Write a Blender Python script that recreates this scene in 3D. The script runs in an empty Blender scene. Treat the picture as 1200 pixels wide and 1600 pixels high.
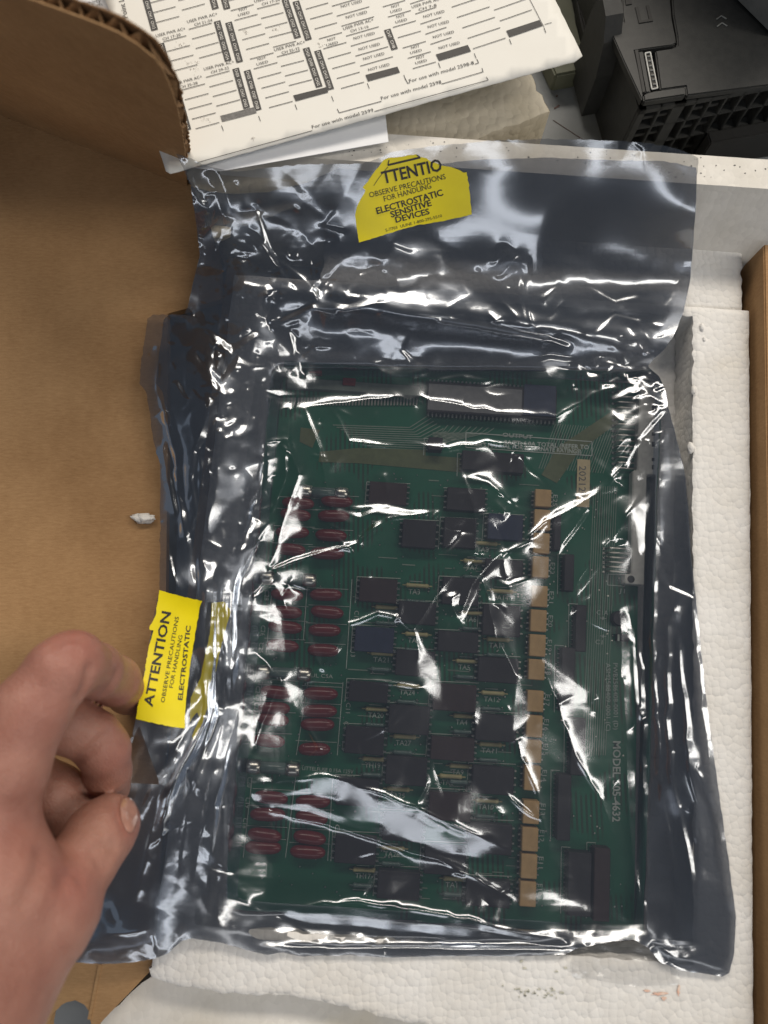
import bpy, bmesh, math, random
import numpy as np
from mathutils import Vector, Matrix, noise
from mathutils.geometry import delaunay_2d_cdt

random.seed(7)
rng = np.random.default_rng(11)
scene = bpy.context.scene
COL = scene.collection
rad = math.radians

# ------------------------------------------------------------------ camera, world, lamps, exposure
FPX, TILT, DIST, ZC = 1155.0, rad(10), 0.33, 0.06
CAM = np.array([0.0, -DIST * math.sin(TILT), ZC + DIST * math.cos(TILT)])
cam = bpy.data.cameras.new('camera')
cam.sensor_fit = 'VERTICAL'
cam.sensor_height = 36.0
cam.lens = 36.0 * FPX / 1600.0
cam.clip_start = 0.01
cam.dof.use_dof = True
cam.dof.focus_distance = 0.325
cam.dof.aperture_fstop = 8.0
cam.clip_end = 50
camo = bpy.data.objects.new('camera', cam)
COL.objects.link(camo)
camo.location = CAM
camo.rotation_euler = (TILT, 0, 0)
scene.camera = camo

world = bpy.data.worlds.new('World')
scene.world = world
world.use_nodes = True
world.node_tree.nodes['Background'].inputs[0].default_value = (0.72, 0.83, 1.0, 1)
world.node_tree.nodes['Background'].inputs[1].default_value = 0.12


def lamp(name, loc, target, sx, sy, watt, color):
    l = bpy.data.lights.new(name, 'AREA')
    l.shape = 'RECTANGLE'
    l.size, l.size_y, l.energy, l.color = sx, sy, watt, color
    o = bpy.data.objects.new(name, l)
    COL.objects.link(o)
    o.location = loc
    d = Vector(target) - Vector(loc)
    o.rotation_euler = d.to_track_quat('-Z', 'Y').to_euler()
    return o


TUBE_Y, TUBE_X, TUBE_Z = 1.48, 1.55, 1.50
lamp('ceiling_tube_lamp', (0.25, TUBE_Y, TUBE_Z), (0.25, 0.1, 0.06), 2.6, 0.30, 44, (1.0, 0.91, 0.79))
lamp('ceiling_tube_lamp', (TUBE_X, -0.15, TUBE_Z), (0.1, -0.15, 0.06), 0.28, 2.2, 23, (1.0, 0.93, 0.83))
lamp('ceiling_tube_lamp', (-0.15, -1.30, 1.45), (0, 0.1, 0.06), 1.9, 0.22, 6.5, (0.97, 0.98, 1.0))

scene.view_settings.view_transform = 'Standard'
scene.view_settings.look = 'None'
scene.view_settings.exposure = -0.13
scene.view_settings.gamma = 1.0
scene.view_settings.use_curve_mapping = False
scene.render.engine = 'CYCLES'
cy = scene.cycles
cy.max_bounces = 10
cy.transparent_max_bounces = 24
cy.glossy_bounces = 4
cy.diffuse_bounces = 3
cy.transmission_bounces = 4
cy.sample_clamp_indirect = 4.0
cy.caustics_reflective = False
cy.caustics_refractive = False
cy.use_denoising = True

# ------------------------------------------------------------------ geometry helpers
CT, ST = math.cos(TILT), math.sin(TILT)


def ray(px, py):
    x = (np.asarray(px, float) - 600) / FPX
    y = -(np.asarray(py, float) - 800) / FPX
    return x, ST + y * CT, -CT + y * ST


def WA(px, py, z):
    """arrays of photo positions at height z -> world coordinates"""
    dx, dy, dz = ray(px, py)
    t = (z - CAM[2]) / dz
    return np.stack([CAM[0] + t * dx, CAM[1] + t * dy, CAM[2] + t * dz], -1)


def W(px, py, z):
    return Vector(WA(px, py, z).tolist())


def mmpx(px, py, z):
    return (W(px + 1, py, z) - W(px, py, z)).length


def link(name, verts, faces, mat, parent=None, smooth=False):
    me = bpy.data.meshes.new(name)
    if isinstance(verts, np.ndarray):
        verts = verts.tolist()
    if isinstance(faces, np.ndarray):
        faces = faces.tolist()
    me.from_pydata(verts, [], faces)
    me.update()
    if smooth:
        me.polygons.foreach_set('use_smooth', [True] * len(me.polygons))
    me.materials.append(mat)
    o = bpy.data.objects.new(name, me)
    COL.objects.link(o)
    if parent is not None:
        o.parent = parent
        o.matrix_parent_inverse = parent.matrix_world.inverted()
    return o


def link_bm(name, bm, mat, parent=None, smooth=False):
    bmesh.ops.recalc_face_normals(bm, faces=bm.faces)
    me = bpy.data.meshes.new(name)
    bm.to_mesh(me)
    bm.free()
    if smooth:
        me.polygons.foreach_set('use_smooth', [True] * len(me.polygons))
    me.materials.append(mat)
    o = bpy.data.objects.new(name, me)
    COL.objects.link(o)
    if parent is not None:
        o.parent = parent
        o.matrix_parent_inverse = parent.matrix_world.inverted()
    return o


def empty(name, loc, label, cat, group=None):
    o = bpy.data.objects.new(name, None)
    COL.objects.link(o)
    o.empty_display_size = 0.01
    o.location = loc
    o.matrix_world = Matrix.Translation(Vector(loc))
    o['label'] = label
    o['category'] = cat
    if group:
        o['group'] = group
    return o


def tag(o, label, cat, group=None):
    o['label'] = label
    o['category'] = cat
    if group:
        o['group'] = group
    return o


def inside(poly, X, Y):
    r = np.zeros(X.shape, bool)
    n = len(poly)
    for i in range(n):
        x0, y0 = poly[i]
        x1, y1 = poly[(i + 1) % n]
        if y0 == y1:
            continue
        c = ((y0 > Y) != (y1 > Y)) & (X < (x1 - x0) * (Y - y0) / (y1 - y0) + x0)
        r ^= c
    return r


def near_poly(poly, P):
    best = np.full(len(P), 1e18)
    out = P.copy()
    n = len(poly)
    for i in range(n):
        a = np.array(poly[i], float)
        b = np.array(poly[(i + 1) % n], float)
        ab = b - a
        L = ab @ ab
        if L == 0:
            continue
        t = np.clip(((P - a) @ ab) / L, 0, 1)
        q = a + t[:, None] * ab
        d = ((P - q) ** 2).sum(1)
        m = d < best
        best[m] = d[m]
        out[m] = q[m]
    return out, np.sqrt(best)


def grid_patch(poly, step, holes=()):
    """2-D grid that fills a polygon, its rim snapped to the outline"""
    poly = [tuple(p) for p in poly]
    A = np.array(poly)
    x0, y0 = A.min(0) - step
    x1, y1 = A.max(0) + step
    nx = int((x1 - x0) / step) + 1
    ny = int((y1 - y0) / step) + 1
    xs = x0 + np.arange(nx + 1) * step
    ys = y0 + np.arange(ny + 1) * step
    cx, cyy = np.meshgrid(xs[:-1] + step / 2, ys[:-1] + step / 2)
    m = inside(poly, cx, cyy)
    for h in holes:
        m &= ~inside(h, cx, cyy)
    iy, ix = np.nonzero(m)
    w = nx + 1
    f = np.stack([iy * w + ix, iy * w + ix + 1, (iy + 1) * w + ix + 1, (iy + 1) * w + ix], 1)
    used, inv = np.unique(f, return_inverse=True)
    f = inv.reshape(-1, 4)
    P = np.stack([xs[used % w], ys[used // w]], 1)
    cnt = np.bincount(f.ravel(), minlength=len(P))
    b = np.nonzero(cnt < 4)[0]
    q, d = near_poly(poly, P[b])
    for h in holes:
        q2, d2 = near_poly(h, P[b])
        k = d2 < d
        q[k] = q2[k]
        d[k] = d2[k]
    ok = d < step * 1.6
    P[b[ok]] = q[ok]
    return P, f


def subdivide(poly, seg, jit=0.0, closed=True):
    out = []
    n = len(poly)
    for i in range(n if closed else n - 1):
        a = np.array(poly[i], float)
        b = np.array(poly[(i + 1) % n], float)
        L = np.linalg.norm(b - a)
        k = max(1, int(L / seg))
        for j in range(k):
            p = a + (b - a) * j / k
            if jit and j:
                p = p + rng.normal(0, jit, 2)
            out.append(tuple(p))
    if not closed:
        out.append(tuple(poly[-1]))
    return out


def smooth_poly(poly, it=2):
    for _ in range(it):
        out = []
        n = len(poly)
        for i in range(n):
            a = np.array(poly[i], float)
            b = np.array(poly[(i + 1) % n], float)
            out += [tuple(a * .75 + b * .25), tuple(a * .25 + b * .75)]
        poly = out
    return poly


def prism_data(pts, z0, z1):
    n = len(pts)
    v = [(p[0], p[1], z0) for p in pts] + [(p[0], p[1], z1) for p in pts]
    f = [tuple(range(n - 1, -1, -1)), tuple(range(n, 2 * n))]
    for i in range(n):
        j = (i + 1) % n
        f.append((i, j, n + j, n + i))
    return v, f


def prism(name, pts, z0, z1, mat, parent=None, bevel=0.0, seg=2, smooth=False):
    v, f = prism_data(pts, z0, z1)
    bm = bmesh.new()
    vs = [bm.verts.new(p) for p in v]
    for q in f:
        bm.faces.new([vs[i] for i in q])
    bmesh.ops.recalc_face_normals(bm, faces=bm.faces)
    if bevel:
        bmesh.ops.bevel(bm, geom=list(bm.edges), offset=bevel, segments=seg, affect='EDGES', clamp_overlap=True)
    return link_bm(name, bm, mat, parent, smooth)


def box_pts(c, w, h, ang):
    ca, sa = math.cos(ang), math.sin(ang)
    return [(c[0] + x * ca - y * sa, c[1] + x * sa + y * ca)
            for x, y in ((-w / 2, -h / 2), (w / 2, -h / 2), (w / 2, h / 2), (-w / 2, h / 2))]


class MB:
    """collects shapes into one mesh"""
    def __init__(s):
        s.v, s.f = [], []

    def add(s, v, f):
        o = len(s.v)
        s.v += [tuple(p) for p in v]
        s.f += [tuple(i + o for i in q) for q in f]

    def prism(s, pts, z0, z1):
        s.add(*prism_data(pts, z0, z1))

    def box(s, c, w, h, z0, z1, ang):
        s.prism(box_pts(c, w, h, ang), z0, z1)

    def tube(s, pts, r, n=8, caps=True):
        pts = [Vector(p) for p in pts]
        rs = r if isinstance(r, (list, tuple)) else [r] * len(pts)
        o = len(s.v)
        for i, p in enumerate(pts):
            d = (pts[min(i + 1, len(pts) - 1)] - pts[max(i - 1, 0)]).normalized()
            a = d.orthogonal().normalized()
            b = d.cross(a)
            for k in range(n):
                t = 2 * math.pi * k / n
                s.v.append(tuple(p + (a * math.cos(t) + b * math.sin(t)) * rs[i]))
        for i in range(len(pts) - 1):
            for k in range(n):
                k2 = (k + 1) % n
                s.f.append((o + i * n + k, o + i * n + k2, o + (i + 1) * n + k2, o + (i + 1) * n + k))
        if caps:
            s.f.append(tuple(o + k for k in range(n))[::-1])
            s.f.append(tuple(o + (len(pts) - 1) * n + k for k in range(n)))

    def build(s, name, mat, parent=None, smooth=False):
        return link(name, s.v, s.f, mat, parent, smooth)


# ------------------------------------------------------------------ materials
def mat_new(name):
    m = bpy.data.materials.new(name)
    m.use_nodes = True
    nt = m.node_tree
    b = nt.nodes['Principled BSDF']
    return m, nt, b


def N(nt, t, **kw):
    n = nt.nodes.new(t)
    for k, v in kw.items():
        if k in n.inputs:
            n.inputs[k].default_value = v
        else:
            setattr(n, k, v)
    return n


def coords(nt, scale=(1, 1, 1), rot=(0, 0, 0)):
    tc = N(nt, 'ShaderNodeTexCoord')
    mp = N(nt, 'ShaderNodeMapping')
    mp.inputs['Scale'].default_value = scale
    mp.inputs['Rotation'].default_value = rot
    nt.links.new(tc.outputs['Object'], mp.inputs['Vector'])
    return mp.outputs['Vector']


def ramp(nt, fac, stops):
    r = N(nt, 'ShaderNodeValToRGB')
    e = r.color_ramp.elements
    while len(e) < len(stops):
        e.new(0.5)
    for i, (p, c) in enumerate(stops):
        e[i].position = p
        e[i].color = (*c, 1) if len(c) == 3 else c
    nt.links.new(fac, r.inputs['Fac'])
    return r.outputs['Color']


def mat_noise(name, c0, c1, scale=200, rough=0.6, bump=0.0, bdist=0.0002, bscale=None, detail=4, spec=0.5, metal=0.0, stretch=(1, 1, 1), rot=(0, 0, 0)):
    m, nt, b = mat_new(name)
    v = coords(nt, stretch, rot)
    n = N(nt, 'ShaderNodeTexNoise', Scale=scale, Detail=detail, Roughness=0.6)
    nt.links.new(v, n.inputs['Vector'])
    nt.links.new(ramp(nt, n.outputs['Fac'], [(0.3, c0), (0.7, c1)]), b.inputs['Base Color'])
    b.inputs['Roughness'].default_value = rough
    b.inputs['Specular IOR Level'].default_value = spec
    b.inputs['Metallic'].default_value = metal
    if bump:
        n2 = N(nt, 'ShaderNodeTexNoise', Scale=bscale or scale * 3, Detail=3)
        nt.links.new(v, n2.inputs['Vector'])
        bp = N(nt, 'ShaderNodeBump', Strength=bump, Distance=bdist)
        nt.links.new(n2.outputs['Fac'], bp.inputs['Height'])
        nt.links.new(bp.outputs['Normal'], b.inputs['Normal'])
    return m


def mat_film(name, refl, rough, trans, fac0, bump=0.03, haze=0.0):
    m, nt, b = mat_new(name)
    nt.nodes.remove(b)
    out = nt.nodes['Material Output']
    v = coords(nt)
    g = N(nt, 'ShaderNodeBsdfAnisotropic', Roughness=rough)
    g.inputs['Color'].default_value = (*refl, 1)
    t = N(nt, 'ShaderNodeBsdfTransparent')
    t.inputs['Color'].default_value = (*trans, 1)
    lw = N(nt, 'ShaderNodeLayerWeight', Blend=0.25)
    mr = N(nt, 'ShaderNodeMapRange')
    mr.inputs['To Min'].default_value = fac0
    mr.inputs['To Max'].default_value = 0.95
    nt.links.new(lw.outputs['Fresnel'], mr.inputs['Value'])
    n1 = N(nt, 'ShaderNodeTexNoise', Scale=420, Detail=3, Roughness=0.55)
    n2 = N(nt, 'ShaderNodeTexVoronoi', Scale=160)
    n2.feature = 'F1'
    nt.links.new(v, n1.inputs['Vector'])
    nt.links.new(v, n2.inputs['Vector'])
    ad = N(nt, 'ShaderNodeMath', operation='MULTIPLY_ADD')
    ad.inputs[1].default_value = 0.5
    nt.links.new(n2.outputs['Distance'], ad.inputs[0])
    nt.links.new(n1.outputs['Fac'], ad.inputs[2])
    bp = N(nt, 'ShaderNodeBump', Strength=bump, Distance=0.0004)
    nt.links.new(ad.outputs[0], bp.inputs['Height'])
    nt.links.new(bp.outputs['Normal'], g.inputs['Normal'])
    mx = N(nt, 'ShaderNodeMixShader')
    nt.links.new(mr.outputs['Result'], mx.inputs['Fac'])
    nt.links.new(t.outputs[0], mx.inputs[1])
    nt.links.new(g.outputs[0], mx.inputs[2])
    df = N(nt, 'ShaderNodeBsdfDiffuse')
    df.inputs['Color'].default_value = (0.30, 0.36, 0.47, 1)
    hz = N(nt, 'ShaderNodeMixShader')
    hz.inputs['Fac'].default_value = haze
    nt.links.new(mx.outputs[0], hz.inputs[1])
    nt.links.new(df.outputs[0], hz.inputs[2])
    nt.links.new(hz.outputs[0], out.inputs['Surface'])
    return m


def mat_foam(name, c0, c1, scale, strength, rough=0.75):
    m, nt, b = mat_new(name)
    v = coords(nt)
    vo = N(nt, 'ShaderNodeTexVoronoi', Scale=scale)
    vo.feature = 'SMOOTH_F1'
    vo.inputs['Smoothness'].default_value = 0.25
    nt.links.new(v, vo.inputs['Vector'])
    vb = N(nt, 'ShaderNodeTexVoronoi', Scale=scale)
    vb.feature = 'F1'
    nt.links.new(v, vb.inputs['Vector'])
    n = N(nt, 'ShaderNodeTexNoise', Scale=26, Detail=5)
    nt.links.new(v, n.inputs['Vector'])
    base = ramp(nt, n.outputs['Fac'], [(0.22, tuple(q * k for q, k in zip(c0, (0.97, 0.93, 0.84)))), (0.40, c0), (0.62, c1)])
    b.inputs['Roughness'].default_value = rough
    b.inputs['Specular IOR Level'].default_value = 0.35
    sep = N(nt, 'ShaderNodeSeparateColor')
    nt.links.new(vb.outputs['Color'], sep.inputs['Color'])
    mx = N(nt, 'ShaderNodeMix', data_type='RGBA', blend_type='MULTIPLY')
    mx.inputs['Factor'].default_value = 1.0
    nt.links.new(base, mx.inputs['A'])
    nt.links.new(ramp(nt, sep.outputs['Red'], [(0.0, (0.93, 0.93, 0.93)), (1.0, (1, 1, 1))]), mx.inputs['B'])
    nt.links.new(mx.outputs['Result'], b.inputs['Base Color'])
    vb.inputs['Randomness'].default_value = 0.72
    jt = N(nt, 'ShaderNodeMath', operation='POWER')
    jt.inputs[1].default_value = 3.0
    nt.links.new(vb.outputs['Distance'], jt.inputs[0])
    n2 = N(nt, 'ShaderNodeTexNoise', Scale=1500, Detail=4)
    nt.links.new(v, n2.inputs['Vector'])
    ad = N(nt, 'ShaderNodeMath', operation='MULTIPLY_ADD')
    ad.inputs[1].default_value = -0.16
    nt.links.new(n2.outputs['Fac'], ad.inputs[0])
    nt.links.new(jt.outputs[0], ad.inputs[2])
    bp = N(nt, 'ShaderNodeBump', Strength=strength, Distance=0.0016)
    bp.invert = True
    nt.links.new(ad.outputs[0], bp.inputs['Height'])
    nt.links.new(bp.outputs['Normal'], b.inputs['Normal'])
    return m


def mat_cardboard(name, c0, c1, rot=0.0):
    m, nt, b = mat_new(name)
    v = coords(nt, (1, 1, 1), (0, 0, rot))
    n = N(nt, 'ShaderNodeTexNoise', Scale=9, Detail=6, Roughness=0.65)
    nt.links.new(v, n.inputs['Vector'])
    v2 = coords(nt, (260, 1100, 400), (0, 0, rot))
    f = N(nt, 'ShaderNodeTexNoise', Scale=1.0, Detail=6, Roughness=0.8)
    nt.links.new(v2, f.inputs['Vector'])
    v3 = coords(nt, (1, 1, 1), (0, 0, rot))
    w = N(nt, 'ShaderNodeTexWave', Scale=46, Distortion=0.6)
    w.bands_direction = 'X'
    nt.links.new(v3, w.inputs['Vector'])
    mx = N(nt, 'ShaderNodeMath', operation='MULTIPLY_ADD')
    mx.inputs[1].default_value = 0.42
    nt.links.new(f.outputs['Fac'], mx.inputs[0])
    mh = N(nt, 'ShaderNodeMath', operation='MULTIPLY')
    mh.inputs[1].default_value = 0.58
    nt.links.new(n.outputs['Fac'], mh.inputs[0])
    nt.links.new(mh.outputs[0], mx.inputs[2])
    nt.links.new(ramp(nt, mx.outputs[0], [(0.38, c0), (0.62, c1)]), b.inputs['Base Color'])
    b.inputs['Roughness'].default_value = 0.8
    b.inputs['Specular IOR Level'].default_value = 0.25
    ad = N(nt, 'ShaderNodeMath', operation='MULTIPLY_ADD')
    ad.inputs[1].default_value = 0.5
    nt.links.new(w.outputs['Fac'], ad.inputs[0])
    nt.links.new(f.outputs['Fac'], ad.inputs[2])
    bp = N(nt, 'ShaderNodeBump', Strength=0.3, Distance=0.0003)
    nt.links.new(ad.outputs[0], bp.inputs['Height'])
    nt.links.new(bp.outputs['Normal'], b.inputs['Normal'])
    return m


def mat_plain(name, c, rough=0.5, spec=0.5, metal=0.0):
    m, nt, b = mat_new(name)
    v = coords(nt)
    n = N(nt, 'ShaderNodeTexNoise', Scale=350, Detail=3)
    nt.links.new(v, n.inputs['Vector'])
    lo = tuple(x * 0.86 for x in c)
    hi = tuple(min(1, x * 1.1) for x in c)
    nt.links.new(ramp(nt, n.outputs['Fac'], [(0.3, lo), (0.7, hi)]), b.inputs['Base Color'])
    b.inputs['Roughness'].default_value = rough
    b.inputs['Specular IOR Level'].default_value = spec
    b.inputs['Metallic'].default_value = metal
    return m


M = {}
M['bench'] = mat_noise('bench_grey_paint', (0.20, 0.215, 0.225), (0.27, 0.285, 0.295), 40, 0.45, 0.15, 0.0002, 700)
M['card'] = mat_cardboard('kraft_cardboard', (0.285, 0.160, 0.072), (0.46, 0.283, 0.14), rad(-4))
M['cardcut'] = mat_noise('cut_cardboard', (0.16, 0.085, 0.035), (0.36, 0.21, 0.10), 900, 0.9)
M['foam'] = mat_foam('bead_foam', (0.72, 0.70, 0.665), (0.785, 0.775, 0.757), 370, 0.36)
M['foamskin'] = mat_foam('smooth_moulded_foam', (0.70, 0.67, 0.61), (0.80, 0.775, 0.73), 330, 0.10)
M['foamold'] = mat_foam('yellowed_foam', (0.46, 0.41, 0.31), (0.58, 0.53, 0.43), 260, 0.35)
M['foamcut'] = mat_foam('pale_cut_foam', (0.72, 0.70, 0.66), (0.82, 0.80, 0.77), 250, 0.9)
M['paper'] = mat_noise('cream_card_stock', (0.77, 0.755, 0.705), (0.80, 0.79, 0.745), 30, 0.6, 0.05, 0.0001, 900)
M['paper2'] = mat_noise('white_paper', (0.76, 0.78, 0.82), (0.82, 0.84, 0.87), 30, 0.65)
M['ink'] = mat_noise('black_ink', (0.018, 0.017, 0.017), (0.035, 0.033, 0.032), 500, 0.55)
M['inkgrey'] = mat_noise('worn_ink', (0.09, 0.088, 0.085), (0.20, 0.195, 0.19), 600, 0.6)
M['smudge'] = mat_noise('pencil_smudge', (0.50, 0.47, 0.43), (0.66, 0.62, 0.57), 1200, 0.7)
M['film'] = mat_film('static_shielding_film', (0.80, 0.84, 0.90), 0.15, (0.61, 0.61, 0.61), 0.125, 0.03, 0.025)
M['film2'] = mat_film('static_shielding_film_back', (0.64, 0.71, 0.84), 0.24, (0.47, 0.48, 0.51), 0.20, 0.03, 0.075)
M['yellow'] = mat_noise('yellow_label_paper', (0.80, 0.66, 0.002), (0.88, 0.74, 0.006), 60, 0.42, 0.06, 0.0001, 500)
M['pcb'] = None
M['silk'] = mat_plain('white_silkscreen', (0.46, 0.52, 0.48), 0.6)
M['chip'] = mat_plain('black_chip_plastic', (0.030, 0.026, 0.032), 0.42)
M['relay'] = mat_plain('brown_black_relay_plastic', (0.050, 0.030, 0.032), 0.38)
M['bluechip'] = mat_plain('navy_chip_plastic', (0.032, 0.042, 0.085), 0.4)
M['pin'] = mat_plain('tinned_pin', (0.70, 0.68, 0.62), 0.28, 0.5, 1.0)
M['tan'] = mat_plain('tan_resistor_network', (0.55, 0.36, 0.16), 0.5)
M['tanlabel'] = mat_plain('tan_serial_label', (0.60, 0.50, 0.30), 0.6)
M['red'] = mat_plain('red_epoxy', (0.16, 0.017, 0.019), 0.22)
M['copper_reflection'] = mat_plain('masked_copper_and_reflection', (0.125, 0.15, 0.07), 0.4)
M['header'] = mat_plain('grey_green_header_plastic', (0.13, 0.16, 0.145), 0.4)
M['trace'] = mat_plain('pale_masked_trace', (0.24, 0.31, 0.25), 0.4)
M['glass'] = mat_plain('fuse_glass', (0.10, 0.16, 0.15), 0.1)
M['whiteplastic'] = mat_plain('grey_white_connector_plastic', (0.60, 0.60, 0.57), 0.45)
M['resistor'] = mat_plain('beige_resistor', (0.42, 0.38, 0.19), 0.45)
M['blackplastic'] = mat_noise('charcoal_moulded_plastic', (0.017, 0.018, 0.018), (0.027, 0.028, 0.027), 300, 0.55, 0.35, 0.00015, 2600)
M['darkplastic'] = mat_noise('black_plastic_inside', (0.008, 0.008, 0.008), (0.014, 0.014, 0.013), 300, 0.6)
M['greyplastic'] = mat_noise('grey_moulded_plastic', (0.15, 0.155, 0.15), (0.19, 0.195, 0.19), 300, 0.5, 0.3, 0.00015, 2000)
M['olive'] = mat_noise('olive_case', (0.10, 0.105, 0.07), (0.15, 0.155, 0.11), 80, 0.6, 0.2, 0.0002, 900)
M['scratch'] = mat_plain('rust_scratch', (0.12, 0.07, 0.06), 0.7)


def mat_pcb():
    m, nt, b = mat_new('green_solder_mask')
    v = coords(nt)
    w = N(nt, 'ShaderNodeTexWave', Scale=150, Distortion=0.0)
    w.bands_direction = 'X'
    nt.links.new(v, w.inputs['Vector'])
    n = N(nt, 'ShaderNodeTexNoise', Scale=36, Detail=3)
    nt.links.new(v, n.inputs['Vector'])
    base = ramp(nt, n.outputs['Fac'], [(0.35, (0.012, 0.110, 0.060)), (0.65, (0.020, 0.160, 0.090))])
    gate = ramp(nt, n.outputs['Fac'], [(0.53, (0, 0, 0)), (0.56, (1, 1, 1))])
    line = ramp(nt, w.outputs['Fac'], [(0.5, (0, 0, 0)), (0.6, (1, 1, 1))])
    mu = N(nt, 'ShaderNodeMix', data_type='RGBA', blend_type='MULTIPLY')
    mu.inputs['Factor'].default_value = 1.0
    nt.links.new(gate, mu.inputs['A'])
    nt.links.new(line, mu.inputs['B'])
    mx = N(nt, 'ShaderNodeMix', data_type='RGBA')
    nt.links.new(mu.outputs['Result'], mx.inputs['Factor'])
    nt.links.new(base, mx.inputs['A'])
    mx.inputs['B'].default_value = (0.030, 0.075, 0.045, 1)
    nt.links.new(mx.outputs['Result'], b.inputs['Base Color'])
    b.inputs['Roughness'].default_value = 0.3
    return m


M['pcb'] = mat_pcb()


def mat_skin():
    m, nt, b = mat_new('skin')
    v = coords(nt)
    n = N(nt, 'ShaderNodeTexNoise', Scale=42, Detail=6, Roughness=0.62)
    nt.links.new(v, n.inputs['Vector'])
    c = ramp(nt, n.outputs['Fac'], [(0.28, (0.24, 0.100, 0.072)), (0.5, (0.34, 0.160, 0.118)), (0.72, (0.42, 0.222, 0.167))])
    at = N(nt, 'ShaderNodeVertexColor')
    at.layer_name = 'flush'
    mx = N(nt, 'ShaderNodeMix', data_type='RGBA')
    nt.links.new(at.outputs['Color'], mx.inputs['Factor'])
    nt.links.new(c, mx.inputs['A'])
    mx.inputs['B'].default_value = (0.38, 0.125, 0.100, 1)
    nt.links.new(mx.outputs['Result'], b.inputs['Base Color'])
    b.inputs['Roughness'].default_value = 0.46
    b.inputs['Specular IOR Level'].default_value = 0.45
    b.inputs['Subsurface Weight'].default_value = 0.25
    b.inputs['Subsurface Radius'].default_value = (1.0, 0.35, 0.2)
    b.inputs['Subsurface Scale'].default_value = 0.0025
    vo = N(nt, 'ShaderNodeTexVoronoi', Scale=900)
    vo.feature = 'DISTANCE_TO_EDGE'
    nt.links.new(v, vo.inputs['Vector'])
    n2 = N(nt, 'ShaderNodeTexNoise', Scale=260, Detail=5, Roughness=0.7)
    nt.links.new(v, n2.inputs['Vector'])
    ad = N(nt, 'ShaderNodeMath', operation='MULTIPLY_ADD')
    ad.inputs[1].default_value = 0.5
    nt.links.new(vo.outputs['Distance'], ad.inputs[0])
    nt.links.new(n2.outputs['Fac'], ad.inputs[2])
    bp = N(nt, 'ShaderNodeBump', Strength=0.85, Distance=0.0006)
    nt.links.new(ad.outputs[0], bp.inputs['Height'])
    nt.links.new(bp.outputs['Normal'], b.inputs['Normal'])
    return m


M['skin'] = mat_skin()
M['nail'] = mat_plain('fingernail', (0.40, 0.205, 0.155), 0.2)


# ------------------------------------------------------------------ lettering
_text = {}


def text_shapes(strings):
    objs = []
    for s in strings:
        for bold in (0, 1):
            cu = bpy.data.curves.new('lettering_curve', 'FONT')
            cu.body = s
            cu.size = 1.0
            cu.resolution_u = 2
            cu.offset = 0.022 if bold else 0.0
            o = bpy.data.objects.new('lettering_curve', cu)
            COL.objects.link(o)
            objs.append((s, bold, o))
    bpy.context.view_layer.update()
    dg = bpy.context.evaluated_depsgraph_get()
    for s, bold, o in objs:
        ev = o.evaluated_get(dg)
        me = ev.to_mesh()
        v = np.array([tuple(p.co) for p in me.vertices]) if len(me.vertices) else np.zeros((0, 3))
        f = [tuple(p.vertices) for p in me.polygons]
        _text[(s, bold)] = (v, f)
        ev.to_mesh_clear()
    for s, b, o in objs:
        cu = o.data
        bpy.data.objects.remove(o)
        bpy.data.curves.remove(cu)


def put_text(mb, s, p0, p1, cap, place, bold=0, upsign=1):
    """photo baseline p0->p1, cap height in photo pixels; place(px,py)->world array"""
    v, f = _text[(s, bold)]
    if not len(v):
        return
    x0, x1 = v[:, 0].min(), v[:, 0].max()
    e = np.array(p1, float) - np.array(p0, float)
    L = np.linalg.norm(e)
    e /= L
    up = np.array([e[1], -e[0]]) * upsign
    u = (v[:, 0] - x0) / (x1 - x0) * L
    w = v[:, 1] / 0.70 * cap
    P = np.array(p0)[None] + u[:, None] * e + w[:, None] * up
    mb.add(place(P[:, 0], P[:, 1]).tolist(), f)

# ------------------------------------------------------------------ levels of the place
Z_BENCH, Z_RECESS, Z_TRAY, Z_WALL, Z_LID = 0.048, 0.055, 0.075, 0.102, 0.070
BA = rad(-4.3)
EX = np.array([math.cos(BA), math.sin(BA)])
EY = np.array([-math.sin(BA), math.cos(BA)])


def BL(px, py, z):
    p = np.array(W(px, py, z))[:2]
    return float(p @ EX), float(p @ EY)


def BW(u, v):
    p = EX * u + EY * v
    return (float(p[0]), float(p[1]))


def pxpoly(pts, z):
    return [tuple(W(x, y, z)[:2]) for x, y in pts]


# workbench (structure)
bench = link('workbench', [(-1.2, -0.9, Z_BENCH), (1.2, -0.9, Z_BENCH), (1.2, 1.2, Z_BENCH), (-1.2, 1.2, Z_BENCH),
                           (-1.2, -0.9, -0.01), (1.2, -0.9, -0.01), (1.2, 1.2, -0.01), (-1.2, 1.2, -0.01)],
             [(0, 1, 2, 3), (7, 6, 5, 4), (0, 4, 5, 1), (1, 5, 6, 2), (2, 6, 7, 3), (3, 7, 4, 0)], M['bench'])
bench['kind'] = 'structure'
sc = MB()
for a, b, r in (((866, 170), (874, 165), 0.0004), ((864, 188), (910, 218), 0.00012), ((869, 150), (871, 151), 0.0005)):
    pa, pb = W(*a, Z_BENCH), W(*b, Z_BENCH)
    d = pb - pa
    c = (pa + pb) / 2
    sc.box((c.x, c.y), d.length, r * 2, Z_BENCH + 0.0001, Z_BENCH + 0.0003, math.atan2(d.y, d.x))
o = sc.build('scratch', M['scratch'], bench)

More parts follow.
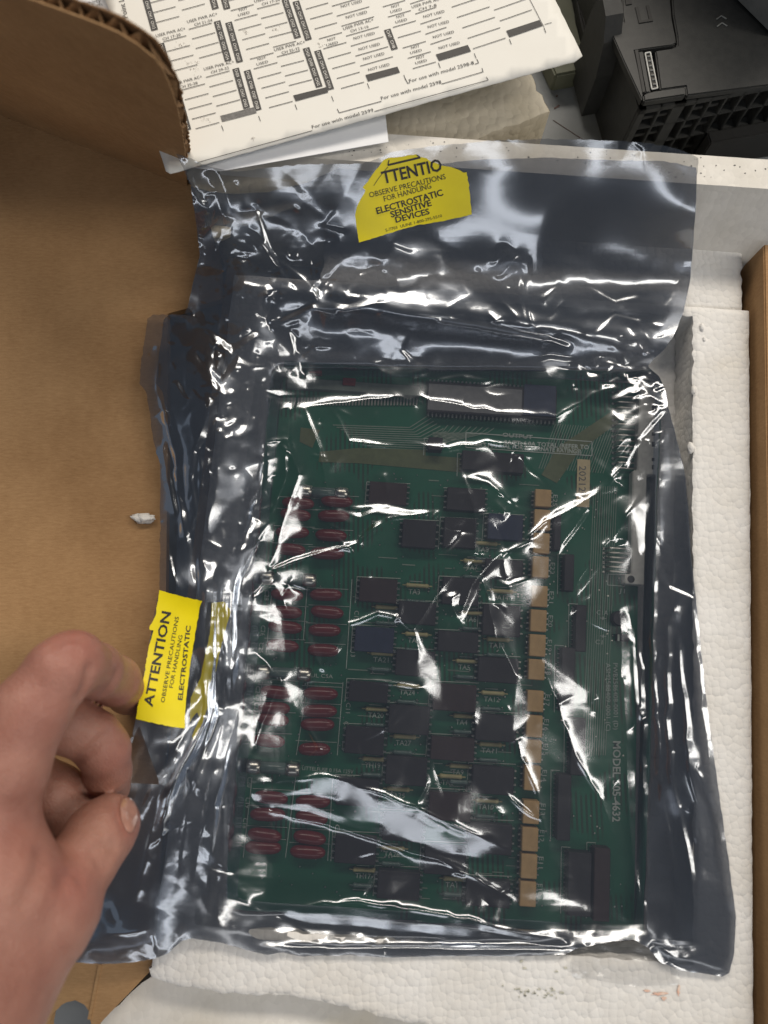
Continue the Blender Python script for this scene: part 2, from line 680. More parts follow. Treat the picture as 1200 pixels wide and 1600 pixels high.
# ------------------------------------------------------------------ foam tray
uR = BL(1176, 900, Z_TRAY)[0]
uRi = BL(1082, 900, Z_TRAY)[0]
vSeam = BL(1120, 481, Z_TRAY)[1]
vWallB = BL(1130, 392, Z_TRAY)[1]
vBackIn = BL(1070, 492, Z_TRAY)[1]
uL = BL(238, 1500, Z_TRAY)[0]
uLi = BL(352, 1000, Z_TRAY)[0]
vFi = BL(700, 1478, Z_TRAY)[1]


def bead(x, y, s=300.0):
    d = noise.voronoi(Vector((x * s, y * s, 3.7)))[0]
    return max(0.0, 1.0 - 1.7 * d[0] * d[0])


def bead_surface(poly, z, step, amp, holes=(), s=330.0, rough=0.0001):
    P, f = grid_patch(poly, step, holes)
    h = np.array([bead(x, y, s) for x, y in P])
    low = np.array([noise.noise(Vector((x * 60, y * 60, 0.3))) for x, y in P])
    zz = z + amp * (h - 1.0) + rough * low
    allp, d = near_poly(poly, P)
    for hh in holes:
        d = np.minimum(d, near_poly(hh, P)[1])
    zz = zz - 0.0007 * np.exp(-(d / 0.0007) ** 2)
    return np.concatenate([P, zz[:, None]], 1), f


def skirt(mb, poly, z0, z1):
    n = len(poly)
    v = [(p[0], p[1], z0) for p in poly] + [(p[0], p[1], z1) for p in poly]
    mb.add(v, [(i, (i + 1) % n, n + (i + 1) % n, n + i) for i in range(n)])


tray = empty('foam_tray', (0, 0, Z_BENCH), 'white bead foam packing tray with the sunken slot that holds the bagged circuit board', 'foam tray')
front_px = [(232, 1512), (236, 1528), (262, 1536), (300, 1545), (345, 1551), (392, 1556), (430, 1555), (470, 1559), (520, 1572), (560, 1580), (600, 1590), (645, 1599), (720, 1612), (900, 1640)]
front = [BL(x + random.gauss(0, 1.2), y + random.gauss(0, 1.6), Z_TRAY) for x, y in subdivide(front_px, 9, 0, False)]
out_uv = front + [(uR - 0.0015, BL(1168, 1650, Z_TRAY)[1]), (uR, vSeam), (uL, vSeam), (uL, front[0][1])]
outer = subdivide([BW(*p) for p in out_uv], 0.0035, 0.00012)
rec = subdivide([BW(*p) for p in [(uLi, vFi), (uRi + 0.001, vFi), (uRi, vBackIn), (uLi, vBackIn)]], 0.003, 0.0003)
v, f = bead_surface(outer, Z_TRAY, 0.0012, 0.00002, [rec])
mb = MB()
mb.add(v.tolist(), f.tolist())
skirt(mb, outer, Z_BENCH + 0.0005, Z_TRAY - 0.0007)
skirt(mb, rec, Z_RECESS - 0.002, Z_TRAY - 0.0007)
mb.build('tray_rim', M['foam'], tray, smooth=True)
v, f = bead_surface(rec, Z_RECESS, 0.0016, 0.0006)
fl = MB()
fl.add(v.tolist(), f.tolist())
fl.build('recess_floor', M['foam'], tray, smooth=True)
# chips broken from the slot edge
for (x, y, s) in ((1096, 512, 5), (1083, 610, 5), (1079, 700, 7), (1100, 530, 3)):
    c = W(x, y, Z_TRAY)
    bm = bmesh.new()
    bmesh.ops.create_icosphere(bm, subdivisions=2, radius=1)
    for q in bm.verts:
        k = 1 + 0.35 * noise.noise(q.co * 2.1 + Vector((x, y, 0)))
        q.co = Vector((q.co.x * 0.00022 * s * k, q.co.y * 0.0004 * s * k, q.co.z * 0.00025 * s * k)) + c
    link_bm('broken_edge', bm, M['foam'], tray, True)

# separate foam bar behind the tray and upright foam wall at the back
bar_uv = [(BL(500, 440, Z_TRAY)[0], vSeam + 0.0012), (uR - 0.0018, vSeam + 0.0012), (uR - 0.0015, vWallB + 0.004), (BL(500, 440, Z_TRAY)[0], vWallB + 0.004)]
bar = subdivide([BW(*p) for p in bar_uv], 0.003, 0.0004)
v, f = bead_surface(bar, Z_TRAY - 0.003, 0.0012, 0.00003)
mb = MB()
mb.add(v.tolist(), f.tolist())
skirt(mb, bar, Z_BENCH + 0.0005, Z_TRAY - 0.0037)
tag(mb.build('foam_bar', M['foam'], None, True), 'short white bead foam bar between tray seam and back foam wall', 'foam block')

uWL = BL(330, 300, Z_WALL)[0]
vWF = BL(1140, 291, Z_WALL)[1]
vWBk = BL(1150, 246, Z_WALL)[1]
wall_uv = [(uWL, vWF), (uR + 0.012, vWF), (uR + 0.012, vWBk), (uWL, vWBk)]
wl = subdivide([BW(*p) for p in wall_uv], 0.003, 0.00003)
bm = bmesh.new()
vs0, fs0 = prism_data(wl, Z_BENCH + 0.0006, Z_WALL)
vv = [bm.verts.new(p) for p in vs0]
for q in fs0:
    bm.faces.new([vv[i] for i in q])
for q in bm.verts:
    vq = q.co.x * EY[0] + q.co.y * EY[1]
    if q.co.z < Z_WALL - 0.001 and vq < (vWF + vWBk) / 2:
        sh = vWF - vWallB
        q.co.x -= EY[0] * sh * 1.6
        q.co.y -= EY[1] * sh * 1.6
bmesh.ops.bevel(bm, geom=[e for e in bm.edges if all(abs(q.co.z - Z_WALL) < 1e-6 for q in e.verts)], offset=0.0012, segments=2, affect='EDGES')
wallo = tag(link_bm('foam_wall', bm, M['foamskin'], None, False), 'upright smooth foam wall behind the bag with speckled dirty top edge', 'foam block')
sp = MB()
for _ in range(110):
    u = random.uniform(uWL, uR + 0.01)
    vq = random.uniform(vWF + 0.002, vWBk - 0.001)
    r = random.uniform(0.00012, 0.00042)
    c = BW(u, vq)
    sp.prism([(c[0] + r * math.cos(t) * random.uniform(.6, 1.4), c[1] + r * math.sin(t) * random.uniform(.5, 1.2)) for t in np.linspace(0, 2 * math.pi, 7)[:-1]], Z_WALL + 0.00005, Z_WALL + 0.00015)
sp.build('dirt_speck', M['inkgrey'], wallo)['kind'] = 'stuff'

# lower smooth block in front of the tray
low_px = [(158, 1592), (250, 1512), (420, 1500), (900, 1560), (900, 1760), (150, 1760)]
low = subdivide(pxpoly(low_px, 0.064), 0.004, 0.0002)
tag(prism('foam_slab', low, Z_BENCH + 0.0005, 0.064, M['foamskin'], None, 0.0), 'smooth off-white foam slab below the torn front edge of the tray', 'foam block')

# stains and residue on the front rim
stain = mat_noise('faint_red_stain', (0.66, 0.34, 0.24), (0.78, 0.66, 0.56), 500, 0.7)
stain2 = mat_noise('grey_green_scuff', (0.30, 0.31, 0.24), (0.66, 0.64, 0.55), 900, 0.7)
tape_m = mat_noise('dull_clear_tape', (0.66, 0.65, 0.635), (0.74, 0.73, 0.715), 25, 0.22)


def blob_px(mb, x, y, rx, ry, z, n=14, ang=0.0):
    pts = []
    for k in range(n):
        t = 2 * math.pi * k / n
        r = random.uniform(0.45, 1.1)
        dx, dy = rx * r * math.cos(t), ry * r * math.sin(t)
        pts.append(tuple(W(x + dx * math.cos(ang) - dy * math.sin(ang), y + dx * math.sin(ang) + dy * math.cos(ang), z)[:2]))
    mb.prism(pts, z, z + 0.00012)


mb = MB()
for x, y, rx, ry in ((1030, 1553, 16, 3), (1012, 1548, 8, 2), (1037, 1560, 5, 4), (1060, 1548, 3, 9)):
    blob_px(mb, x, y, rx, ry, Z_TRAY + 0.0003)
mb.build('red_stain', stain, tray)
mb = MB()
for _ in range(34):
    blob_px(mb, random.gauss(838, 22), 1552 + random.gauss(0, 5) , random.uniform(1, 4), random.uniform(.6, 2), Z_TRAY + 0.0003, 7)
for x, y in ((815, 1502), (884, 1512), (820, 1513), (870, 1518)):
    blob_px(mb, x, y, 4, 2, Z_TRAY + 0.0003, 7)
mb.build('scuff', stain2, tray)['kind'] = 'stuff'
tape_f = mat_film('clear_tape', (0.85, 0.86, 0.87), 0.2, (0.95, 0.95, 0.95), 0.07, 0.2)
tp = [(890, 1508), (893, 1526), (930, 1531), (985, 1541), (1030, 1540), (1062, 1538), (1060, 1515), (1058, 1500), (1000, 1470), (900, 1478)]
P, f = grid_patch(subdivide(tp, 5, 0.3), 5.0)
zt = np.array([Z_TRAY + 0.0009 + 0.0006 * noise.noise(Vector((x / 22, y / 14, 0))) for x, y in P])
link('tape_strip', WA(P[:, 0], P[:, 1], zt), f, tape_f, tray, True)

# foam crumb on the lid
bm = bmesh.new()
bmesh.ops.create_icosphere(bm, subdivisions=3, radius=1)
c0 = W(225, 810, Z_LID + 0.0016)
for q in bm.verts:
    n3 = noise.noise(q.co * 1.9 + Vector((3, 1, 0)))
    k = 1 + 0.45 * n3 + 0.12 * noise.noise(q.co * 6)
    if q.co.x > 0.35:
        k *= 0.85
    q.co = Vector((q.co.x * 0.0056 * k, q.co.y * 0.0022 * k, max(-0.0015, q.co.z * 0.0019 * k))) + c0
tag(link_bm('foam_crumb', bm, M['foamcut'], None, True), 'small broken white foam crumb lying on the cardboard lid', 'foam crumb')

# foam slab standing behind the box, beyond the wall
b0 = np.array(W(860, 172, 0.092))[:2]
b1 = np.array(W(690, 236, 0.092))[:2]
d = (b1 - b0) / np.linalg.norm(b1 - b0)
nrm = np.array([-d[1], d[0]])
if nrm[1] < 0:
    nrm = -nrm
sl = [tuple(b0), tuple(b0 + d * 0.16), tuple(b0 + d * 0.16 + nrm * 0.13), tuple(b0 + nrm * 0.13)]
sl = subdivide(sl, 0.003, 0.0005)
v, f = bead_surface(sl, 0.092, 0.0012, 0.0003, (), 300)
mb = MB()
mb.add(v.tolist(), f.tolist())
skirt(mb, sl, Z_BENCH + 0.0005, 0.0913)
tag(mb.build('foam_slab', M['foamold'], None, True), 'yellowed bead foam slab half under the printed card, beyond the foam wall', 'foam block')

# ------------------------------------------------------------------ cardboard box with opened lid
boxo = empty('cardboard_box', (*BW(0, 0), Z_BENCH), 'brown corrugated cardboard box with its lid opened out to the left', 'box')
# lid panel with torn notch
lid_px = [(-420, 15), (305, 290), (345, 305), (345, 468), (262, 490), (262, 700), (256, 1200), (246, 1506), (163, 1592), (146, 1612), (142, 1598), (139, 1580), (132, 1570), (118, 1563), (104, 1566), (95, 1571), (91, 1576), (86, 1580), (80, 1588), (77, 1603), (76, 1660), (-420, 1660)]
lp = pxpoly(lid_px, Z_LID)
prism('lid_panel', lp, Z_LID - 0.0042, Z_LID, M['card'], boxo, 0.0)
# crease strip along the lid near the hinge
mb = MB()
for a, b, w in (((157, 1506), (140, 1592), 0.0012),):
    pa, pb = W(*a, Z_LID), W(*b, Z_LID)
    q = pb - pa
    c = (pa + pb) / 2
    mb.box((c.x, c.y), q.length, w, Z_LID + 0.0001, Z_LID + 0.0006, math.atan2(q.y, q.x))
mb.build('crease', M['card'], boxo)
# right wall
th = 0.0045
rw = [BW(uR + 0.002, BL(1180, 1700, Z_TRAY)[1]), BW(uR + 0.002 + th, BL(1180, 1700, Z_TRAY)[1]), BW(uR + 0.002 + th, vWallB + 0.06), BW(uR + 0.002, vWallB + 0.06)]
rwu = [BL(1182, 1700, Z_TRAY)[1], vWallB - 0.0008]
rw = [BW(uR + 0.0022, rwu[0]), BW(uR + 0.0022 + th, rwu[0]), BW(uR + 0.0022 + th, rwu[1]), BW(uR + 0.0022, rwu[1])]
prism('side_wall', rw, Z_BENCH + 0.001, 0.084, M['card'], boxo, 0.0006)
# left wall, mostly under the bag
lw = [BW(uL - 0.006, BL(250, 1490, Z_LID)[1]), BW(uL - 0.0018, BL(250, 1490, Z_LID)[1]), BW(uL - 0.0018, vWallB), BW(uL - 0.006, vWallB)]
prism('hinge_wall', lw, Z_BENCH + 0.001, Z_LID - 0.0045, M['card'], boxo, 0.0)

# upright lid flap, corrugated edge showing
fa, fb = W(-300, 66, Z_LID), W(292, 291, Z_LID)
fdir = (fb - fa)
fdir.z = 0
fdir.normalize()
fn = Vector((-fdir.y, fdir.x, 0))            # away from the camera
LEAN = rad(-14)
fup = (Vector((0, 0, 1)) * math.cos(LEAN) + fn * math.sin(LEAN)).normalized()
fnn = fdir.cross(fup).normalized()
if fnn.y < 0:
    fnn = -fnn


def on_flap(px, py):
    dx, dy, dz = ray(px, py)
    dv = Vector((float(dx), float(dy), float(dz)))
    c = Vector(CAM)
    t = (fb - c).dot(fnn) / dv.dot(fnn)
    p = c + dv * t - fb
    return (p.dot(fdir), p.dot(fup))


edge_px = [(291, 258), (289, 235), (284, 203), (277, 170), (267, 138), (255, 112), (242, 92), (215, 70), (184, 51), (150, 36), (113, 23), (84, 12), (58, 3), (0, -16), (-100, -44), (-300, -90)]
est = [on_flap(*p) for p in edge_px]
out_st = [(0.0, 0.0)] + est + [(on_flap(-300, 66)[0], 0.0)]


def rough_edge(pts, seg, jit):
    r = subdivide(pts, seg, 0, True)
    return [(p[0] + random.gauss(0, jit), max(0, p[1] + random.gauss(0, jit))) for p in r]




def sheet_st(pts, off, thick):
    a = [fb + fdir * s + fup * t + fnn * off for s, t in pts]
    b = [fb + fdir * s + fup * t + fnn * (off + thick) for s, t in pts]
    n = len(pts)
    return [tuple(p) for p in a + b], [tuple(range(n)), tuple(range(2 * n - 1, n - 1, -1))] + [(i, n + i, n + (i + 1) % n, (i + 1) % n) for i in range(n)]


mb = MB()
mb.add(*sheet_st(rough_edge(out_st, 0.0022, 0.00012), 0.0, 0.0005))
flapo = mb.build('lid_flap', M['card'], boxo)
mb = MB()
in2 = [(s, max(0, t - 0.0006)) for s, t in out_st]
mb.add(*sheet_st(rough_edge(in2, 0.0022, 0.0003), 0.0041, 0.0005))
mb.build('back_liner', M['cardcut'], flapo)
# fluting between the two liners
P, f = grid_patch(in2, 0.0008)
ph = P[:, 0] / 0.0062 * 2 * math.pi
off = 0.0023 + 0.0017 * np.sin(ph) * (1 + 0.1 * np.sin(P[:, 1] * 900))
fv = np.array(fb)[None] + P[:, :1] * np.array(fdir)[None] + P[:, 1:] * np.array(fup)[None] + off[:, None] * np.array(fnn)[None]
link('fluting', fv, f, M['cardcut'], flapo, True)

# ------------------------------------------------------------------ printed sheets
Z_S = 0.110
text_shapes(['USER PWR AC+', 'NOT USED', 'NOT', 'USED', 'For use with model 2598-8', 'For use with model 2598', 'For use with model 2599',
             '6/32 Point La', 'up to thirty', 'or Sim', 'd-st', 'ATTENTION', 'TTENTIO', 'OBSERVE PRECAUTIONS', 'FOR HANDLING', 'ELECTROSTATIC', 'SENSITIVE', 'DEVICES',
             'S-7703  ULINE 1-800-295-5510', 'MODEL 505-4632', 'PWB2586408-0001 (D)', 'ASM2588409-0001 (C)', 'C1A', 'C1', '+', 'J1',
             '3A/PT; 6.0A TOTAL (REFER TO', "USER'S MANUAL FOR ALTERNATE RATINGS)", 'OUTPUT', '2021201', 'LITTELFUSE 0.15A 125V', '250V', 'UL CSA'] +
            ['CH %s' % s for s in ('21-24', '17-20', '29-32', '25-28', '25-32', '13-16', '7-8', '17-24')] +
            ['CH%d' % i for i in range(1, 33)] + ['TA%d' % i for i in range(1, 29)] + ['TH%d' % i for i in (17, 18, 19)] +
            ['C%d' % i for i in range(6, 29)] + ['E%d' % i for i in range(10, 29)])

sheet_px = [(913, 92), (262, 273), (165, 0), (112, -150), (795, -150)]
sp = pxpoly(sheet_px, Z_S)


def zs(x, y):
    """gentle curl of the card"""
    x, y = np.asarray(x, float), np.asarray(y, float)
    q = np.clip((x + 0.35 * y - 640) / 300, 0, 1.3)
    r = np.clip((420 - x) / 300, 0, 1)
    return Z_S + 0.0085 * q * q + 0.003 * r * r + 0.0011 * np.sin(x / 95.0 + y / 160.0)


_P, _f = grid_patch(sheet_px, 14)
_v = WA(_P[:, 0], _P[:, 1], zs(_P[:, 0], _P[:, 1]))
_n = len(_v)
_e = {}
for q_ in _f.tolist():
    for i_ in range(4):
        k_ = (q_[i_], q_[(i_ + 1) % 4])
        _e[k_] = _e.get(k_, 0) + 1
_rim = [k_ for k_ in _e if (k_[1], k_[0]) not in _e]
sheet = tag(link('printed_card', np.concatenate([_v, _v - np.array([0, 0, 0.0005])]), [tuple(q_[::-1]) for q_ in _f.tolist()] + [tuple(i_ + _n for i_ in q_) for q_ in _f.tolist()] + [(b_, a_, a_ + _n, b_ + _n)[::-1] for a_, b_ in _rim], M['paper'], None, True), 'cream wiring card printed with rows of USER PWR and NOT USED boxes', 'printed card')
ZPO = 0.00025


def on_sheet(x, y):
    return WA(x, y, zs(x, y) + ZPO)


ink = MB()
inkg = MB()
bars = MB()


def line_px(mb, a, b, w, z=None):
    a = np.array(a, float)
    b = np.array(b, float)
    e = (b - a) / np.linalg.norm(b - a)
    n = np.array([-e[1], e[0]]) * w / 2
    q = np.array([a + n, b + n, b - n, a - n])
    mb.add(WA(q[:, 0], q[:, 1], zs(q[:, 0], q[:, 1]) + ZPO if z is None else z).tolist(), [(3, 2, 1, 0)])


def quad_px(mb, q, z=None):
    q = np.array(q, float)
    mb.add(WA(q[:, 0], q[:, 1], zs(q[:, 0], q[:, 1]) + ZPO if z is None else z).tolist(), [(3, 2, 1, 0)])


def T(s, a, b, cap, bold=0):
    put_text(ink, s, a, b, cap, on_sheet, bold)


# affine frame of the print: row direction and column direction in the photo
def seg(x, y, L, k=-0.262):
    return (x, y), (x + L, y + L * k)


# columns of rulings: (x at bottom line, y at bottom line, length, count, spacing dx, dy)
UP = ((293, 36), (244, 58), (319, 110), (271, 134), (429, 80), (398, 4), (537, 47), (644, 13))
cols = [
    (305.6, 201, 37, 14, -5.6, -15.1, -0.268), (338, 165.6, 37, 12, -5.4, -15.0, -0.275), (420.5, 168, 37, 12, -6.0, -15.15, -0.27),
    (451.4, 133.5, 36, 10, -6.2, -15.0, -0.26), (533, 138, 36, 10, -6.9, -15.5, -0.28), (563, 103, 51, 8, -7.4, -15.6, -0.29),
    (645, 107, 36, 8, -7.8, -16.1, -0.29), (672.6, 69, 33, 6, -7.9, -15.8, -0.33), (739, 76, 51, 6, -8.3, -16.3, -0.33), (781, 32.5, 50, 3, -8.8, -17, -0.35),
]
for x, y, L, n, dx, dy, k in cols:
    for i in range(n):
        a, b = seg(x + dx * i, y + dy * i, L - 1.0 * (i > 5), k)
        if any(-7 < a[1] + (q_[0] - a[0]) * k - q_[1] < 5.5 and -14 < a[0] - q_[0] < 40 for q_ in UP):
            continue
        if a[1] > -60:
            line_px(ink, a, b, 1.0)
# black channel bars with pale numbers, stepping down each column
white_txt = MB()


def chbar(x, y, n, first, dx=4.4, dy=15.6, w=10.2, h=15.4, k=-0.262, grey=False):
    for i in range(n):
        x0, y0 = x + dx * i, y + dy * i
        e = np.array([1, k])
        dn = np.array([dx, dy]) / dy
        p = np.array([x0, y0])
        q = [p, p + e * w, p + e * w + dn * h, p + dn * h]
        quad_px(inkg if grey else bars, q)
        s = 'CH%d' % ((first + i - 1) % 32 + 1)
        c = p + e * (w * 0.28) + dn * 1.5
        c2 = c + dn * (h - 3.5)
        put_text(white_txt, s, tuple(c), tuple(c2), 4.6, lambda a, b: WA(a, b, zs(a, b) + ZPO + 0.00008), 0, 1)


chbar(219, -14, 4, 9)
chbar(246, 69, 4, 17)
chbar(271, 142, 4, 25)
chbar(323, -16, 2, 15)
chbar(341, -16, 2, 11)
chbar(334, 34, 4, 21)
chbar(352, 36, 4, 17)
chbar(363, 108, 4, 29)
chbar(381, 111, 4, 25)
chbar(440, 0, 4, 21, 5.0, 15.0)
chbar(457, 3, 4, 9, 5.0, 15.0)
chbar(473, 76, 4, 29, 5.2, 15.2)
chbar(491, 80, 4, 13, 5.2, 15.2)
chbar(600, 47, 2, 7, 6.0, 16.0, 10)
for q, g in ((((344, 181), (398, 167), (401, 176), (347, 190)), True), (((458, 149), (510, 136), (513, 144), (462, 158)), False),
             (((571, 117), (621, 104), (625, 113), (575, 127)), False), (((681, 85), (731, 70), (736, 80), (686, 95)), False),
             (((791, 48), (843, 31), (848, 40), (796, 58)), False)):
    quad_px(inkg if g else bars, q)
for a in ((346, 196), (404, 181), (461, 163), (518, 150), (574, 130), (631, 117), (685, 98), (741, 83), (796, 61), (850, 43)):
    line_px(ink, a, (a[0] + 3, a[1] + 8), 1.0)
line_px(ink, (851, 38), (862, 35), 0.8)
line_px(ink, (826, -5), (850, 42), 0.8)
for a, b, s2 in (((293, 36), (340, 23), 'CH 21-24'), ((244, 58), (290, 46), 'CH 17-20'), ((319, 110), (366, 98), 'CH 29-32'), ((271, 134), (316, 121), 'CH 25-28'),
                 ((429, 80), (477, 67), 'CH 25-32'), ((398, 4), (446, -9), 'CH 17-24'), ((537, 47), (584, 32), 'CH 13-16'), ((644, 13), (690, -1), 'CH 7-8')):
    T('USER PWR AC+', a, b, 4.4, 0)
    m = ((a[0] + b[0]) / 2 + 1.6, (a[1] + b[1]) / 2 + 7.2)
    L = 14
    T(s2, (m[0] - L, m[1] + 3.8), (m[0] + L, m[1] - 3.8), 4.2, 0)


def notused(x, y, L=33, k=-0.27):
    T('NOT USED', (x, y), (x + L, y + L * k), 4.2, 0)


def not_used2(x, y, k=-0.27):
    T('NOT', (x, y), (x + 13, y + 13 * k), 4.0, 0)
    T('USED', (x - 1.5, y + 8.0), (x + 16.5, y + 8.0 + 18 * k), 4.0, 0)


for x, y in ((372, 21), (402, 97), (511, 66), (606, 32), (613, 14), (619, 29)):
    pass
for x, y in ((374, 20), (403, 97), (512, 67), (612, 15), (620, 31), (643, 79), (651, 95)):
    not_used2(x, y - 2.5)
for x, y in ((533, 12), (541, 29), (553, 62), (561, 79), (568, 94), (576, 111), (662, 28), (669, 44), (677, 60), (686, 77)):
    notused(x, y)
T('For use with model 2598-8', (640, 129), (741, 100), 5.4)
T('For use with model 2598', (596, 156), (690, 130), 5.4)
T('For use with model 2599', (488, 201), (584, 174), 5.4)
for pts in (((633, 122), (637, 130), (640, 129)), ((742, 100), (748, 98), (745, 92)), ((527, 170), (530, 176), (596, 158)), ((690, 131), (755, 112), (753, 106)),
            ((585, 174), (763, 125), (760, 120)), ((308, 254), (420, 223), (488, 204))):
    for a, b in zip(pts, pts[1:]):
        line_px(ink, a, b, 1.0)
T('6/32 Point La', (205, 50), (192, -8), 8.5)
ink.build('printing', M['ink'], sheet)
bars.build('black_bar', M['ink'], sheet)['kind'] = 'stuff'
inkg.build('faded_bar', M['inkgrey'], sheet)
white_txt.build('bar_number', M['paper'], sheet)['kind'] = 'stuff'
sm = MB()
for x, y, rx, ry in ((300, 98, 11, 3), (285, 70, 10, 3), (383, 49, 4, 3), (303, 108, 7, 4), (430, 45, 7, 2), (322, 186, 9, 4), (500, 70, 6, 3), (395, 217, 3, 2)):
    for _ in range(14):
        blob_px(sm, random.gauss(x, rx * .6), random.gauss(y, ry * .7), random.uniform(.4, 1.1), random.uniform(.3, .6), float(zs(x, y)) + 0.0002, 6)
sm.build('smudge', M['smudge'], sheet)['kind'] = 'stuff'

s2 = pxpoly([(602, 178), (607, 222), (470, 246), (345, 268), (300, 262), (300, 240)], Z_WALL + 0.0035)
tag(prism('white_sheet', s2, Z_WALL + 0.0034, Z_WALL + 0.0037, M['paper2']), 'bluish white sheet peeking out below the printed card', 'paper sheet')
s3 = pxpoly([(60, -60), (172, -55), (196, 20), (210, 70), (100, 80)], Z_S - 0.002)
s3o = tag(prism('text_page', s3, Z_S - 0.0024, Z_S - 0.002, M['paper2']), 'white page with lines of body text behind the raised cardboard flap', 'paper sheet')
tb = MB()
for s, a, b in (('up to thirty', (112, 14), (158, 3)), ('or Sim', (130, 15), (160, 9)), ('d-st', (146, 27), (163, 22))):
    put_text(tb, s, a, b, 6, lambda p, q: WA(p, q, Z_S - 0.0019))
tb.build('printing', M['ink'], s3o)

# ------------------------------------------------------------------ black module at upper right
ZD = 0.096
d0 = np.array(W(1005, 160, ZD))[:2]
d1 = np.array(W(1075, 147, ZD))[:2]
dx_ = (d1 - d0) / np.linalg.norm(d1 - d0)
dy_ = np.array([-dx_[1], dx_[0]])
DA = math.atan2(dx_[1], dx_[0])


def DL(px, py, z=ZD):
    p = np.array(W(px, py, z))[:2] - d0
    return float(p @ dx_), float(p @ dy_)


def DW(u, v):
    p = d0 + dx_ * u + dy_ * v
    return (float(p[0]), float(p[1]))


dev = empty('plastic_module', (*DW(0.05, 0.06), Z_BENCH), 'charcoal plastic control module with grille front beside the printed card', 'module')
DEP, WID = 0.20, 0.16
prism('core', [DW(0.003, 0.004), DW(WID, 0.004), DW(WID, DEP), DW(0.003, DEP)], Z_BENCH + 0.0006, ZD - 0.004, M['darkplastic'], dev)


def dplate(pts, z0, z1, name='cover_plate', mat=None, bevel=0.0006):
    return prism(name, [DW(*DL(x, y)) for x, y in pts], z0, z1, mat or M['blackplastic'], dev, bevel)


# top plates, gaps between them stay open to the dark core
sA = [(1005, 160), (990, 128), (974, 96), (953, 52), (951, 40), (957, 31), (964, 29), (972, 30), (969, 18), (968, -60), (1040, -60), (1052, 40), (1057, 62), (1055, 70), (1050, 74), (1007, 80), (1008, 84), (1012, 146), (1071, 135), (1073, 147)]
# plate A (left cover) built around the slot and the notch
dplate([(1003.5, 157), (975, 96), (957, 55), (953, 44), (955, 36), (961, 31), (969, 32), (975, 34), (973, 22), (971, -60), (1042, -60), (1050, 30), (1056, 60), (1056, 67), (1051, 70.5), (1006, 76.5), (991.5, 79), (1006.5, 144), (1004.5, 146)], ZD - 0.004, ZD)
dplate([(1006.5, 157.5), (1005.5, 147), (1010, 145.5), (1020, 141.6), (1071, 134.5), (1072.5, 147.5)], ZD - 0.004, ZD - 0.0002)
dplate([(996.5, 79), (1006, 77.5), (1018, 143), (1009, 144.5)], ZD - 0.005, ZD - 0.0004)
dplate([(1025, 76.5), (1054, 72), (1060, 68), (1059, 54), (1053, 20), (1048, -60), (1290, -60), (1290, 120), (1074.5, 147), (1072.5, 132.5), (1033, 138)], ZD - 0.004, ZD - 0.0008)
# square latch window: frame bars
dplate([(992, 12), (997, 11), (1002, 32.5), (1014, 31), (1009, 10), (1013.5, 9), (1020, 33.5), (998, 37)], ZD - 0.0005, ZD + 0.0004, 'latch_slot', M['darkplastic'], 0.0)
dplate([(976, -4), (985, -5), (987, 7), (978, 8.5)], ZD - 0.0005, ZD + 0.0004, 'latch_slot', M['darkplastic'], 0.0)
dplate([(991.5, 79), (996.5, 78), (1008, 143.5), (1004, 144.8)], ZD - 0.0035, ZD + 0.0003, 'cover_slot', M['darkplastic'], 0.0)
# connector strip with metal frame
con = dplate([(1008.5, 82), (1016.5, 80.5), (1028, 136.5), (1019, 138.5)], ZD - 0.004, ZD - 0.0008, 'connector', M['darkplastic'], 0.0)
fr = MB()
cq = [(1008.5, 82), (1016.5, 80.5), (1028, 136.5), (1019, 138.5)]
for i in range(4):
    line = [cq[i], cq[(i + 1) % 4]]
    pa, pb = Vector((*DW(*DL(*line[0])), ZD - 0.0004)), Vector((*DW(*DL(*line[1])), ZD - 0.0004))
    fr.tube([pa, pb], 0.00032, 6)
fr.build('connector_frame', M['whiteplastic'], con)
pn = MB()
for i in range(7):
    t = (i + 0.7) / 7.6
    x = 1012 + (1023.5 - 1012) * t
    y = 82 + (137 - 82) * t
    a = Vector((*DW(*DL(x - 1.2, y)), ZD - 0.0006))
    pn.tube([a, a + Vector((*(dx_ * 0.0012), 0))], 0.0004, 6)
pn.build('connector_pin', M['pin'], con)
# front face: frame bars over the dark core
fb_ = []


def front_bar(u0, u1, z0, z1, name='grille_bar', depth=0.004, mat=None):
    return prism(name, [DW(u0, -0.0005), DW(u1, -0.0005), DW(u1, depth), DW(u0, depth)], z0, z1, mat or M['blackplastic'], dev, 0.0003)


H = ZD - Z_BENCH
front_bar(0.0, WID, ZD - 0.0075, ZD - 0.0045, 'front_rail')
for zz in (0.017, 0.030, 0.031 + 0.014, 0.060):
    front_bar(0.0, WID, ZD - zz - 0.0012, ZD - zz, 'front_rail')
u = 0.0
ws = [0.0035, 0.0014, 0.0060, 0.0014, 0.0014, 0.0014, 0.0014, 0.0014, 0.0014, 0.0014, 0.0014, 0.0014]
us = [0.0, 0.0095, 0.0160, 0.0260, 0.0335, 0.0410, 0.0485, 0.0560, 0.0635, 0.0710, 0.0785, 0.0860]
for u0, w in zip(us, ws):
    front_bar(u0, u0 + w, Z_BENCH + 0.001, ZD - 0.0045, 'grille_bar', 0.0042)
for zz in (0.0115, 0.0235, 0.040):
    for u0 in (0.0045, 0.0115, 0.0275, 0.035):
        prism('grille_tab', [DW(u0, 0.001), DW(u0 + 0.0055, 0.001), DW(u0 + 0.0055, 0.006), DW(u0, 0.006)], ZD - zz - 0.002, ZD - zz, M['blackplastic'], dev, 0.0002)
# black blanking panel in front of the grille
prism('blanking_panel', [DW(0.040, -0.009), DW(WID, -0.009), DW(WID, -0.003), DW(0.040, -0.003)], Z_BENCH + 0.001, ZD - 0.026, M['darkplastic'], dev, 0.0006)
